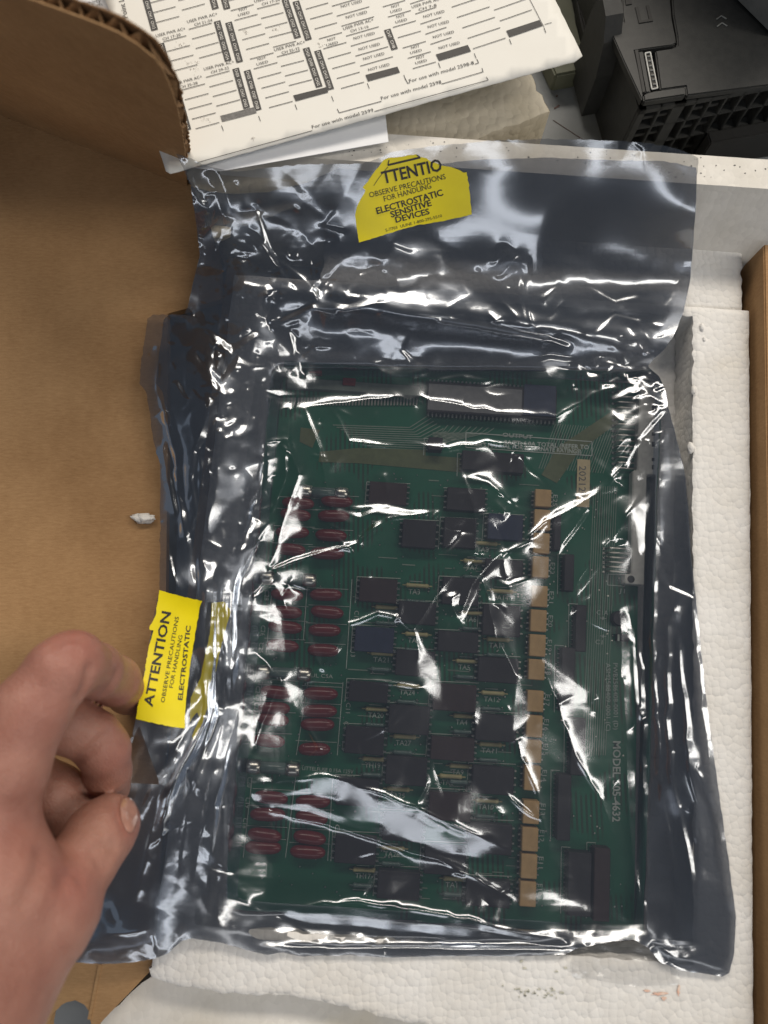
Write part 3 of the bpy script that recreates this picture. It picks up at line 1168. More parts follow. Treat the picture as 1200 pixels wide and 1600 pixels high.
# left side panel and curved side latch
prism('side_panel', [DW(-0.0002, 0.001), DW(0.0035, 0.001), DW(0.0035, DEP), DW(-0.0002, DEP)], Z_BENCH + 0.001, ZD - 0.0045, M['blackplastic'], dev, 0.0004)
lat = MB()
prof = [(0.030, 0.030), (0.034, 0.046), (0.040, 0.0545), (0.047, 0.056), (0.052, 0.052), (0.054, 0.040), (0.054, 0.006), (0.030, 0.004)]
vv = []
for (vq, zq) in prof:
    vv.append((*DW(-0.0085, vq), Z_BENCH + zq))
for (vq, zq) in prof:
    vv.append((*DW(-0.0004, vq), Z_BENCH + zq))
n = len(prof)
lat.add(vv, [tuple(range(n)), tuple(range(2 * n - 1, n - 1, -1))] + [(i, n + i, n + (i + 1) % n, (i + 1) % n) for i in range(n)])
lat.build('side_latch', M['blackplastic'], dev)
# raised chevrons on the cover
ch = MB()
for (x, y) in ((1128, 27), (1129, 38)):
    for a, b in (((x - 8, y + 2), (x, y - 4)), ((x, y - 4), (x + 8, y + 1))):
        pa, pb = Vector((*DW(*DL(*a)), ZD - 0.0006)), Vector((*DW(*DL(*b)), ZD - 0.0006))
        ch.tube([pa, pb], 0.0003, 6)
ch.build('chevron_mark', M['greyplastic'], dev)

# second module lying on top at the very corner
k0 = np.array(W(1206, 58, ZD))[:2]
k1 = np.array(W(1148, 0, ZD))[:2]
kd = (k1 - k0) / np.linalg.norm(k1 - k0)
kn = np.array([kd[1], -kd[0]])
if kn[0] < 0:
    kn = -kn
ma = empty('metal_trimmed_module', (*k0, ZD), 'grey module with bright metal trim at the top right corner', 'module')
q = lambda a, b: tuple(k0 + kd * a + kn * b)
prism('housing', [q(0.0, 0.0), q(0.14, 0.0), q(0.14, 0.12), q(0.0, 0.12)], ZD + 0.0003, ZD + 0.050, M['greyplastic'], ma, 0.0008)
prism('metal_trim', [q(0.0015, 0.0045), q(0.009, 0.0045), q(0.009, 0.018), q(0.0015, 0.018)], ZD + 0.0501, ZD + 0.0515, M['pin'], ma, 0.0004)
prism('metal_trim', [q(0.0115, 0.0055), q(0.0145, 0.0055), q(0.0145, 0.012), q(0.0115, 0.012)], ZD + 0.0501, ZD + 0.0512, M['pin'], ma, 0.0003)

# olive case behind the card, left of the module
oc = pxpoly([(868, 118), (921, 108), (898, 20), (880, -80), (780, -80)], 0.060)
tag(prism('equipment_case', oc, Z_BENCH + 0.0005, 0.060, M['olive'], None, 0.001), 'dull olive case between the printed card and the charcoal module', 'case')
oc = pxpoly([(925, 100), (946, 60), (940, -90), (890, -90), (905, 20)], 0.066)
tag(prism('dark_case', oc, Z_BENCH + 0.0005, 0.066, M['darkplastic'], None, 0.001), 'black upright case squeezed against the left side of the charcoal module', 'case')


# ------------------------------------------------------------------ circuit board
ZB0, ZB = 0.0569, 0.0585
PA = rad(-4.0)
PEX = np.array([math.cos(PA), math.sin(PA)])
PEY = np.array([-math.sin(PA), math.cos(PA)])


def PL(px, py, z=ZB):
    p = np.array(W(px, py, z))[:2]
    return float(p @ PEX), float(p @ PEY)


def PW(u, v):
    p = PEX * u + PEY * v
    return (float(p[0]), float(p[1]))


bu0 = (PL(440, 620)[0] + PL(368, 1400)[0]) / 2 - 0.001
bu1 = PL(992, 1380)[0]
bv0 = (PL(420, 1408)[1] + PL(940, 1462)[1]) / 2
bv1 = PL(700, 580)[1]
board = empty('circuit_board', (*PW((bu0 + bu1) / 2, (bv0 + bv1) / 2), ZB0), 'green printed circuit board with red capacitors sealed inside the shielding bag', 'circuit board')
prism('substrate', [PW(bu0, bv0), PW(bu1, bv0), PW(bu1, bv1), PW(bu0, bv1)], ZB0, ZB, M['pcb'], board, 0.0002)


def rect(x0, y0, x1, y1, z=ZB):
    cx, cy_ = (x0 + x1) / 2, (y0 + y1) / 2
    c = W(cx, cy_, z)
    sx = (W(cx + 1, cy_, z) - W(cx, cy_, z)).length
    sy = (W(cx, cy_ + 1, z) - W(cx, cy_, z)).length
    return (c.x, c.y), (x1 - x0) * sx, (y1 - y0) * sy


_mesh_cache = {}


def part_box(name, c, w, h, z0, z1, mat, parent, bev=0.0003):
    key = (round(w, 4), round(h, 4), round(z1 - z0, 4), mat.name, bev)
    if key not in _mesh_cache:
        bm = bmesh.new()
        v, f = prism_data([(-w / 2, -h / 2), (w / 2, -h / 2), (w / 2, h / 2), (-w / 2, h / 2)], 0, z1 - z0)
        vs = [bm.verts.new(p) for p in v]
        for q in f:
            bm.faces.new([vs[i] for i in q])
        bmesh.ops.recalc_face_normals(bm, faces=bm.faces)
        if bev:
            bmesh.ops.bevel(bm, geom=list(bm.edges), offset=bev, segments=1, affect='EDGES')
        me = bpy.data.meshes.new(name)
        bm.to_mesh(me)
        bm.free()
        me.materials.append(mat)
        _mesh_cache[key] = me
    o = bpy.data.objects.new(name, _mesh_cache[key])
    COL.objects.link(o)
    wm = Matrix.Translation((c[0], c[1], z0)) @ Matrix.Rotation(PA, 4, 'Z')
    o.parent = parent
    pw = parent.matrix_world if parent.parent is None else parent.parent.matrix_world @ parent.matrix_basis
    o.matrix_basis = pw.inverted() @ wm
    return o


def pins(mb, c, w, h, side, n, z0, z1, size=0.0006, ang=PA):
    """row of pins along one side of a body"""
    for i in range(n):
        t = (i + 0.5) / n - 0.5
        if side in 'lr':
            x = (-w / 2 - size) if side == 'l' else (w / 2 + size)
            y = t * h
            bw, bh = size * 2, size * 1.1
        else:
            y = (-h / 2 - size) if side == 'b' else (h / 2 + size)
            x = t * w
            bw, bh = size * 1.1, size * 2
        ca, sa = math.cos(ang), math.sin(ang)
        mb.box((c[0] + x * ca - y * sa, c[1] + x * sa + y * ca), bw, bh, z0, z1, ang)


silk = MB()
ZSK = ZB + 0.00025


def on_board(x, y):
    return WA(x, y, ZSK)


def silk_line(a, b, w=1.2):
    line_px(silk, a, b, w, ZSK)


def silk_text(s, a, b, cap, bold=0):
    put_text(silk, s, a, b, cap, on_board, bold)


# optical relays: dark blocks with white outlines and pins
relays = [(577, 757, 635, 791, 'relay'), (697, 766, 756, 801, 'chip'), (760, 806, 814, 846, 'bluechip'), (756, 876, 814, 906, 'chip'), (692, 812, 742, 858, 'chip'), (628, 815, 680, 858, 'chip'),
          (562, 905, 620, 942, 'relay'), (622, 941, 680, 976, 'chip'), (690, 904, 746, 946, 'chip'), (683, 987, 745, 1019, 'chip'), (752, 946, 810, 994, 'chip'), (745, 1027, 807, 1066, 'chip'),
          (555, 980, 615, 1019, 'bluechip'), (618, 1016, 678, 1056, 'chip'), (546, 1064, 606, 1096, 'chip'), (607, 1101, 670, 1145, 'chip'), (676, 1068, 742, 1110, 'relay'), (741, 1115, 804, 1156, 'chip'),
          (672, 1150, 739, 1186, 'relay'), (540, 1134, 600, 1176, 'chip'), (603, 1180, 666, 1224, 'chip'), (669, 1235, 734, 1279, 'relay'), (736, 1195, 800, 1238, 'chip'), (731, 1283, 797, 1330, 'chip'),
          (590, 1356, 655, 1400, 'chip'), (726, 1370, 794, 1411, 'chip'), (662, 1318, 726, 1362, 'chip'), (527, 1214, 592, 1256, 'chip'), (524, 1302, 588, 1345, 'chip'), (598, 1268, 660, 1310, 'chip')]
for k, (x0, y0, x1, y1, mm) in enumerate(relays):
    c, w, h = rect(x0, y0, x1, y1)
    body = part_box('relay', c, w, h, ZB + 0.0004, ZB + 0.0048, M[mm], board)
    pb = MB()
    pins(pb, c, w, h, 'r', 4, ZB + 0.0003, ZB + 0.003)
    pins(pb, c, w, h, 'l', 4, ZB + 0.0003, ZB + 0.003)
    o = pb.build('pin', M['pin'])
    o.parent = body
    o.matrix_parent_inverse = (board.matrix_world @ body.matrix_basis).inverted()
    s = 4.2 / 60
    q = [(x0 - 4, y0 - 4), (x1 + 6, y0 - 4 + (x1 - x0) * .05), (x1 + 3, y1 + 4), (x0 - 7, y1)]
    silk_line(q[0], q[1])
    silk_line(q[k % 2 + 1] if k % 2 else q[0], q[2] if k % 2 else q[3])
# component names next to the relays
names = [('TA14', 770, 937), ('TA13', 764, 1012), ('TA12', 756, 1096), ('TA11', 752, 1176), ('TA10', 747, 1264), ('TA9', 706, 1210), ('TA7', 728, 890), ('TA6', 726, 971), ('TA5', 716, 1046), ('TA4', 712, 1132),
         ('TA3', 638, 928), ('TA22', 590, 962), ('TA21', 583, 1034), ('TA20', 575, 1121), ('TH19', 570, 1199), ('TA23', 637, 1004), ('TA24', 624, 1085), ('TA27', 618, 1164), ('TA25', 608, 1246), ('TA26', 600, 1338),
         ('TA1', 696, 1386), ('TH17', 555, 1372), ('TA8', 745, 862), ('TA2', 690, 1226)]
res_m = []
for s, x, y in names:
    L = 24 if len(s) == 4 else 18
    silk_text(s, (x, y), (x + L, y + L * .05), 8)
    for dy_px, ln in ((11, 30), (-14, 36)):
        a, b = W(x - 4, y + dy_px, ZB + 0.0012), W(x - 4 + ln, y + dy_px + ln * .06, ZB + 0.0012)
        rb = MB()
        d = (b - a).normalized()
        rb.tube([a - d * 0.0015, a, a + d * 0.0002], [0.0003, 0.0003, 0.0003], 6)
        rb.tube([b - d * 0.0002, b, b + d * 0.0015], [0.0003, 0.0003, 0.0003], 6)
        rb.tube([a, a + d * 0.0008, a + d * 0.0016, b - d * 0.0016, b - d * 0.0008, b], [0.0007, 0.0011, 0.0009, 0.0009, 0.0011, 0.0007], 8)
        rb.build('resistor', M['resistor'] if dy_px < 0 else M['glass'], board, True)
    for _ in range(5):
        px_, py_ = x + random.uniform(-8, 42), y + random.uniform(-16, 18)
        c = W(px_, py_, ZB)
        rb = MB()
        rb.tube([(c.x, c.y, ZB), (c.x, c.y, ZB + 0.0007)], 0.00035, 6)
        rb.build('solder_joint', M['pin'], board)
    silk_line((x - 4, y + 18), (x + 18, y + 19), 0.9)
    silk_line((x + 2, y - 20), (x + 22, y - 19), 0.9)

# red capacitors
caps = [(467, 788), (463, 806), (458, 833), (455, 860), (527, 785), (522, 808), (518, 838), (512, 866),
        (450, 930), (448, 957), (447, 980), (443, 1009), (510, 930), (512, 957), (508, 985), (506, 1016),
        (433, 1081), (430, 1106), (428, 1123), (422, 1156), (502, 1083), (500, 1110), (497, 1131), (492, 1169),
        (425, 1244), (420, 1270), (415, 1302), (413, 1321), (490, 1250), (488, 1275), (485, 1306), (482, 1328)]
capme = None
c, w, h = rect(0, 0, 52, 19)
bm = bmesh.new()
bmesh.ops.create_uvsphere(bm, u_segments=16, v_segments=10, radius=1)
for q in bm.verts:
    p = q.co
    e = 0.62
    q.co = Vector((math.copysign(abs(p.z) ** e, p.z) * 0.0073, p.x * 0.0028, p.y * 0.0026))
capme = bpy.data.meshes.new('capacitor')
bm.to_mesh(capme)
bm.free()
capme.polygons.foreach_set('use_smooth', [True] * len(capme.polygons))
capme.materials.append(M['red'])
for i, (x, y) in enumerate(caps):
    o = bpy.data.objects.new('capacitor', capme)
    COL.objects.link(o)
    c = W(x, y, ZB)
    o.parent = board
    sc_ = 0.93 + 0.12 * random.random()
    o.matrix_basis = board.matrix_world.inverted() @ Matrix.Translation((c.x, c.y, ZB + 0.0029)) @ Matrix.Rotation(PA + rad(random.uniform(-4, 4)), 4, 'Z') @ Matrix.Diagonal((sc_, 1, 1, 1))
    silk_line((x - 30, y - 12), (x + 34, y - 9), 0.8)
for i, (x, y) in enumerate(((415, 930), (412, 957), (409, 985), (406, 1012), (401, 1080), (399, 1105), (396, 1130), (393, 1155), (388, 1222), (385, 1254), (381, 1286), (377, 1316))):
    silk_text('C%d' % (28 - i), (x - 1, y - 8), (x - 2, y + 8), 7)
for i, (x, y) in enumerate(((556, 930), (554, 962), (551, 995), (549, 1018), (543, 1080), (541, 1106), (538, 1135), (535, 1166), (524, 1296), (520, 1334))):
    silk_text('C%d' % (16 - i), (x, y - 8), (x - 1, y + 8), 7)
for a, b in (((481, 905), (474, 1000)), ((482, 1060), (463, 1180)), ((462, 1215), (446, 1340)), ((550, 905), (541, 1045)), ((536, 1066), (527, 1180)), ((520, 1215), (512, 1345)), ((425, 920), (416, 1020)), ((409, 1070), (400, 1170)), ((394, 1215), (380, 1340))):
    silk_line(a, b, 1.1)
silk_line((425, 1062), (536, 1068), 1.0)

# fuses with metal clips
for (x0, x1, y) in ((397, 458, 1198), (412, 476, 1050), (418, 484, 903), (478, 534, 768)):
    a, b = W(x0, y, ZB + 0.003), W(x1, y + 4, ZB + 0.003)
    fz = MB()
    fz.tube([a, b], 0.0024, 14)
    fo = fz.build('fuse', M['glass'], board, True)
    for p in (a, b):
        cl = MB()
        d = (b - a).normalized()
        cl.tube([p - d * 0.0028, p - d * 0.0012, p + d * 0.0012, p + d * 0.0028], [0.0028, 0.0031, 0.0031, 0.0028], 14)
        cl.box((p.x, p.y), 0.0050, 0.0052, ZB + 0.0002, ZB + 0.0022, PA)
        cl.build('fuse_clip', M['pin'], fo, True)
silk_text('LITTELFUSE 0.15A 125V', (472, 1203), (552, 1209), 6)
silk_text('250V', (530, 1216), (554, 1218), 6)
silk_text('UL CSA', (486, 1058), (520, 1060), 6)

# tan resistor networks down the right
segs = [(768, 796), (799, 832), (835, 868), (871, 905), (916, 950), (953, 988), (991, 1026), (1029, 1062), (1077, 1111), (1115, 1150), (1153, 1189), (1192, 1232), (1246, 1283), (1287, 1325), (1328, 1367), (1370, 1410)]
for i, (y0, y1) in enumerate(segs):
    xm = 845 - (0.5 * (y0 + y1) - 770) * 25 / 640
    c, w, h = rect(xm - 12.5, y0 + 0.6, xm + 12.5, y1 - 0.6)
    body = part_box('resistor_network', c, w, h, ZB + 0.0010, ZB + 0.0058, M['tan'], board)
    pb = MB()
    pins(pb, c, w, h, 'l', 4, ZB + 0.0008, ZB + 0.0036, 0.00055)
    pins(pb, c, w, h, 'r', 4, ZB + 0.0008, ZB + 0.0036, 0.00055)
    o = pb.build('pin', M['pin'])
    o.parent = body
    o.matrix_parent_inverse = (board.matrix_world @ body.matrix_basis).inverted()
    yy = (y0 + y1) / 2
    silk_text('E%d' % (25 - i) if i < 16 else 'E', (xm + 20, yy - 9), (xm + 19, yy + 9), 7)

# black headers and sockets
for (x0, y0, x1, y1) in ((877, 868, 892, 925), (894, 946, 911, 1018), (872, 1011, 893, 1110), (887, 1120, 909, 1208), (866, 1206, 887, 1308), (882, 1326, 918, 1424), (922, 1319, 947, 1432), (668, 688, 690, 708), (720, 711, 815, 741), (862, 800, 872, 862)):
    c, w, h = rect(x0, y0, x1, y1)
    body = part_box('header', c, w, h, ZB + 0.0003, ZB + 0.0055, M['chip'] if x0 < 900 else M['relay'], board)
    pb = MB()
    n = max(3, int((y1 - y0) / 7))
    pins(pb, c, w, h, 'l', n, ZB + 0.0002, ZB + 0.0012, 0.00035)
    o = pb.build('pin', M['pin'])
    o.parent = body
    o.matrix_parent_inverse = (board.matrix_world @ body.matrix_basis).inverted()
    silk_line((x0 - 5, y0 - 3), (x0 - 6, y1 + 3), 1.1)
    silk_line((x0 - 5, y0 - 3), (x0 + 9, y0 - 2), 1.1)

# long processor chip with two rows of pins
c, w, h = rect(667, 607, 866, 655)
body = part_box('processor_chip', c, w, h, ZB + 0.0008, ZB + 0.0050, M['chip'], board, 0.0004)
pb = MB()
pins(pb, c, w, h, 't', 32, ZB + 0.0004, ZB + 0.0032, 0.0007)
pins(pb, c, w, h, 'b', 32, ZB + 0.0004, ZB + 0.0032, 0.0007)
o = pb.build('pin', M['pin'])
o.parent = body
o.matrix_parent_inverse = (board.matrix_world @ body.matrix_basis).inverted()
c, w, h = rect(815, 608, 864, 655)
part_box('chip_lid', c, w, h, ZB + 0.0050, ZB + 0.0056, M['bluechip'], board, 0.0)
c, w, h = rect(668, 610, 812, 650)
part_box('chip_sticker', c, w, h, ZB + 0.00505, ZB + 0.0052, mat_plain('grey_foil_sticker', (0.20, 0.20, 0.21), 0.25), board, 0.0)

# top edge header, indicator lamps, small parts
c, w, h = rect(450, 600, 655, 616)
part_box('edge_header', c, w, h, ZB + 0.0003, ZB + 0.0035, M['header'], board)
for (x, y) in ((494, 582), (546, 601)):
    c, w, h = rect(x - 10, y - 6, x + 10, y + 6)
    part_box('indicator_lamp', c, w, h, ZB + 0.0003, ZB + 0.0042, M['red'], board)
ed = MB()
for i in range(40):
    c, w, h = rect(455 + i * 5.0, 622, 457.5 + i * 5.0, 634)
    ed.box(c, w, h, ZB + 0.0001, ZB + 0.0006, PA)
ed.build('edge_pad', M['pin'], board)
c, w, h = rect(901, 718, 921, 792)
lb = part_box('serial_label', c, w, h, ZB + 0.0002, ZB + 0.0005, M['tanlabel'], board, 0.0)
sb = MB()
put_text(sb, '2021201', (905, 728), (904, 782), 11, lambda a, b: WA(a, b, ZB + 0.0006))
o = sb.build('lettering', M['inkgrey'])
o.parent = lb
o.matrix_parent_inverse = (board.matrix_world @ lb.matrix_basis).inverted()

# boxed rating text
for a, b in (((728, 676), (925, 690)), ((925, 690), (925, 712)), ((925, 712), (728, 699)), ((728, 699), (728, 676))):
    silk_line(a, b, 1.3)
silk_text('OUTPUT', (785, 682), (832, 686), 6, 1)
silk_text('3A/PT; 6.0A TOTAL (REFER TO', (788, 694), (920, 702), 6.5, 1)
silk_text("USER'S MANUAL FOR ALTERNATE RATINGS)", (734, 696.5), (908, 709), 6.5, 1)
silk_text('MODEL 505-4632', (958, 1158), (957, 1284), 12, 1)
silk_text('PWB2586408-0001 (D)', (958, 1036), (959, 1140), 7)
silk_text('ASM2588409-0001 (C)', (947, 1036), (947, 1142), 7)
silk_text('C1A', (932, 960), (950, 961), 7)
silk_text('+', (937, 969), (947, 970), 7)
silk_text('+', (937, 997), (947, 998), 7)
silk_text('C1', (930, 1006), (941, 1007), 7)
silk_text('J1', (967, 926), (976, 927), 7)
for a, b in (((950, 897), (976, 898)), ((976, 898), (976, 916)), ((976, 916), (949, 914)), ((949, 914), (950, 897))):
    silk_line(a, b, 1.2)
silk.build('silkscreen', M['silk'], board)

# round capacitor C1A and tantalum C1
rb = MB()
c = W(964, 967, ZB)
rb.tube([(c.x, c.y, ZB + 0.0002), (c.x, c.y, ZB + 0.004), (c.x, c.y, ZB + 0.0045)], [0.0033, 0.0033, 0.0028], 20)
rb.build('round_capacitor', M['chip'], board)
c, w, h = rect(960, 991, 980, 1002)
tb_ = part_box('tantalum_capacitor', c, w, h, ZB + 0.0002, ZB + 0.003, M['chip'], board)
c, w, h = rect(961.5, 991.5, 964.5, 1001.5)
part_box('polarity_band', c, w, h, ZB + 0.0030, ZB + 0.0031, M['silk'], board, 0.0)

# edge connector at right: pins and pale bracket
for (x0, y0, x1, y1, npin) in ((964, 606, 1000, 735, 15), (950, 852, 988, 896, 6)):
    for i in range(npin):
        y = y0 + (y1 - y0) * (i + 0.5) / npin
        a, b = W(x0, y, ZB + 0.0035), W(x1, y + 2, ZB + 0.0035)
        rb = MB()
        rb.tube([(a.x, a.y, ZB + 0.0002), (a.x + 0.0004, a.y, ZB + 0.003), tuple(a + (b - a) * 0.15), tuple(b)], 0.00045, 6)
        rb.build('connector_pin', M['pin'], board, True)
        rb = MB()
        rb.box((a.x - 0.001, a.y), 0.0009, 0.0009, ZB + 0.0001, ZB + 0.0008, PA)
        rb.build('solder_joint', M['pin'], board)


def bpoly(pts, z):
    return [tuple(W(x, y, z)[:2]) for x, y in pts]


br = prism('connector_shell', bpoly([(1000, 606), (1029, 609), (1022, 742), (1010, 742), (1006, 915), (976, 912), (977, 897), (986, 897), (989, 735), (996, 735)], ZB + 0.006), ZB + 0.0005, ZB + 0.0062, M['whiteplastic'], board, 0.0004)
hb = MB()
c = W(986, 905, ZB + 0.0063)
hb.tube([(c.x, c.y, ZB + 0.0061), (c.x, c.y, ZB + 0.00635)], 0.0016, 14)
hb.build('mounting_hole', M['darkplastic'], br)
for y, t in ((636, 14), (662, 6), (678, 6), (694, 9), (718, 6), (730, 8)):
    c = W(1021, y, ZB + 0.0063)
    kb = MB()
    kb.box((c.x, c.y), 0.0014, t * 0.00025, ZB + 0.0061, ZB + 0.00632, PA)
    kb.build('shell_mark', M['ink'], br)

# copper pour, painted film reflection and fan-out traces
cp = MB()
cp.prism(bpoly([(500, 706), (560, 700), (665, 703), (665, 712), (700, 714), (725, 716), (722, 738), (560, 724), (498, 722)], ZB), ZB + 0.0001, ZB + 0.0002)
cp.prism(bpoly([(470, 668), (500, 672), (488, 700), (468, 690)], ZB), ZB + 0.0001, ZB + 0.0002)
cp.prism(bpoly([(846, 742), (870, 700), (960, 640), (966, 660), (905, 705), (870, 755)], ZB), ZB + 0.0001, ZB + 0.0002)  # diagonal strip paints a brown reflection of the film onto the board
cp.build('copper_pour_and_reflection', M['copper_reflection'], board)
tr = MB()
for i in range(11):
    y = 664 + i * 3.6
    pts = [(520 + i * 6, y), (640 + i * 4, y + 4), (668 + i * 5, y - 14 + i * .3)]
    for a, b in zip(pts, pts[1:]):
        line_px(tr, a, b, 1.3, ZB + 0.00018)
for i in range(9):
    pts = [(700 + i * 9, 664 + i * .6), (690 + i * 9, 676), (676, 676 + i * 2.4)]
    for a, b in zip(pts, pts[1:]):
        line_px(tr, a, b, 1.2, ZB + 0.0002)
for i in range(11):
    x = 918 + i * 3.6
    line_px(tr, (x + 10, 760), (x - 8, 1180), 1.0, ZB + 0.00018)
for i in range(26):
    a = (868 + i * 4, 662 + i * 0.3)
    line_px(tr, a, (a[0] - 26, a[1] + 70), 1.0, ZB + 0.00018)
o = tr.build('copper_trace', M['trace'], board)
vi = MB()
for _ in range(420):
    px_, py_ = random.uniform(400, 975), random.uniform(740, 1420)
    c = W(px_, py_, ZB)
    r_ = random.uniform(0.00022, 0.0004)
    vi.prism([(c.x + r_ * math.cos(t), c.y + r_ * math.sin(t)) for t in np.linspace(0, 2 * math.pi, 7)[:-1]], ZB + 0.0001, ZB + 0.00022)
vi.build('via', M['pin'], board)['kind'] = 'stuff'
ld = MB()
for _ in range(90):
    px_, py_ = random.uniform(540, 815), random.uniform(750, 1415)
    L_ = random.uniform(10, 34)
    line_px(ld, (px_, py_), (px_ + L_, py_ + L_ * .06), random.uniform(1.0, 1.8), ZB + 0.00024)
ld.build('link_track', M['trace'], board)['kind'] = 'stuff'
o['kind'] = 'stuff'

# ------------------------------------------------------------------ static shielding bag
GX0, GY0, GS = 100.0, 196.0, 1.6
GNX, GNY = 676, 844
gx = GX0 + GS * np.arange(GNX)
gy = GY0 + GS * np.arange(GNY)
PX, PY = np.meshgrid(gx, gy)

front_outline = [(275, 240), (292, 246), (322, 258), (352, 266), (372, 268), (420, 262), (478, 257), (530, 256), (566, 256), (590, 248), (610, 238), (640, 233), (700, 226), (770, 220), (850, 217), (930, 219), (1000, 222), (1040, 228), (1068, 236), (1091, 247),
                 (1088, 300), (1084, 370), (1078, 440), (1068, 488), (1052, 526), (1038, 546), (1022, 560), (1012, 572), (1030, 588), (1040, 610), (1044, 636), (1056, 680), (1070, 740), (1076, 800), (1080, 870), (1090, 960), (1100, 1060), (1112, 1160), (1128, 1270), (1142, 1370), (1150, 1430), (1147, 1490), (1140, 1520), (1128, 1526),
                 (1095, 1520), (1062, 1516), (1030, 1502), (1012, 1480), (990, 1468), (950, 1472), (900, 1482), (880, 1492), (820, 1494), (700, 1494), (600, 1496), (545, 1492), (470, 1494), (440, 1488), (418, 1492), (392, 1486), (350, 1474), (300, 1466), (284, 1470), (262, 1490), (240, 1498), (205, 1504), (160, 1506), (118, 1504),
                 (122, 1480), (140, 1440), (152, 1400), (160, 1350), (168, 1300), (178, 1240), (190, 1200), (206, 1150), (212, 1124), (222, 1072), (233, 1010), (240, 966), (249, 925), (250, 870), (250, 800), (251, 760), (250, 725), (240, 690), (233, 640), (228, 612), (218, 600), (220, 572), (226, 530), (230, 498), (240, 491), (262, 492), (284, 496), (293, 480), (302, 440), (312, 400), (308, 360), (304, 330), (298, 290), (286, 262)]
back_outline = [p for p in front_outline if not (p[1] < 280 and 270 < p[0] < 1092)]
i0 = 0
top_back = [(300, 292), (330, 300), (372, 303), (420, 300), (478, 286), (530, 262), (585, 268), (640, 262), (740, 250), (850, 246), (950, 250), (1040, 252), (1088, 262)]
back_outline = [(x + 26, y) if (y < 930 and y > 488 and x < 300) else (x, y) for x, y in back_outline]
back_outline = top_back + back_outline

# smooth carrier: thin plate spline through heights of the resting film
ctrl = [(270, 235, .118), (360, 262, .112), (470, 252, .113), (620, 226, .118), (760, 215, .118), (870, 212, .118), (1000, 218, .118), (1095, 240, .114),
        (300, 300, .104), (450, 300, .106), (620, 296, .107), (800, 292, .107), (1080, 292, .107), (310, 345, .096), (600, 345, .1005), (850, 345, .1010), (1084, 345, .1005), (320, 395, .087), (500, 395, .089), (700, 392, .089), (900, 392, .088), (1080, 395, .086),
        (315, 450, .084), (500, 450, .085), (700, 450, .086), (900, 455, .083), (1075, 455, .079), (450, 510, .080), (640, 500, .082), (820, 512, .080), (1050, 525, .079), (700, 548, .073), (880, 552, .074), (1015, 570, .077),
        (235, 500, .079), (222, 600, .078), (245, 690, .077), (251, 780, .077), (252, 870, .080), (250, 925, .085), (232, 1014, .091), (212, 1123, .099), (180, 1240, .103), (168, 1320, .101), (150, 1410, .092), (118, 1505, .080),
        (320, 560, .083), (330, 680, .086), (340, 800, .084), (330, 930, .087), (315, 1010, .090), (295, 1100, .093), (270, 1240, .094), (255, 1330, .089), (240, 1420, .083), (230, 1495, .079),
        (410, 640, .077), (405, 800, .074), (375, 950, .076), (360, 1100, .077), (345, 1250, .077), (335, 1390, .076), (320, 1462, .078),
        (470, 620, .070), (600, 610, .0695), (760, 620, .0685), (930, 620, .0700), (480, 760, .0695), (620, 760, .069), (760, 800, .069), (900, 780, .069), (450, 900, .069), (620, 920, .0685), (760, 950, .0685), (900, 940, .069),
        (430, 1060, .069), (600, 1080, .0685), (760, 1100, .0685), (900, 1100, .069), (410, 1220, .069), (560, 1240, .0695), (720, 1280, .0695), (900, 1260, .068), (420, 1350, .0685), (600, 1370, .0685), (760, 1390, .0685), (930, 1400, .068), (430, 1420, .072), (600, 1440, .0735), (760, 1455, .0735), (900, 1460, .073),
        (1036, 620, .079), (1030, 720, .079), (1022, 830, .077), (1012, 930, .074), (1000, 1050, .071), (1000, 1200, .069), (1000, 1350, .069), (985, 1440, .072), (1068, 740, .0775), (1078, 880, .0775), (1050, 1000, .0755), (1060, 1200, .0755), (1098, 1060, .0778), (1120, 1220, .0778), (1145, 1400, .0778), (1090, 1380, .0772), (1135, 1520, .0775), (1060, 1490, .078), (1010, 1478, .078), (880, 1490, .0782), (700, 1494, .0785), (545, 1492, .0785), (420, 1490, .0785)]


def tps(ctrl, X, Y, s=300.0, reg=1e-3):
    c = np.array(ctrl)
    p = c[:, :2] / s
    n = len(c)
    def U(r2):
        return np.where(r2 > 1e-12, r2 * np.log(np.maximum(r2, 1e-12)), 0)
    d2 = ((p[:, None] - p[None]) ** 2).sum(-1)
    A = np.zeros((n + 3, n + 3))
    A[:n, :n] = U(d2) + reg * np.eye(n)
    A[:n, n] = 1
    A[:n, n + 1:] = p
    A[n, :n] = 1
    A[n + 1:, :n] = p.T
    b = np.zeros(n + 3)
    b[:n] = c[:, 2]
    w = np.linalg.solve(A, b)
    x, y = X.ravel() / s, Y.ravel() / s
    out = w[n] + w[n + 1] * x + w[n + 2] * y
    for i in range(n):
        out += w[i] * U((x - p[i, 0]) ** 2 + (y - p[i, 1]) ** 2)
    return out.reshape(X.shape)


def upsample(a, k, shape):
    ny, nx = shape
    yi = np.arange(ny) / k
    xi = np.arange(nx) / k
    y0 = np.minimum(yi.astype(int), a.shape[0] - 2)
    x0 = np.minimum(xi.astype(int), a.shape[1] - 2)
    fy = (yi - y0)[:, None]
    fx = (xi - x0)[None]
    return (a[y0][:, x0] * (1 - fy) * (1 - fx) + a[y0 + 1][:, x0] * fy * (1 - fx) + a[y0][:, x0 + 1] * (1 - fy) * fx + a[y0 + 1][:, x0 + 1] * fy * fx)


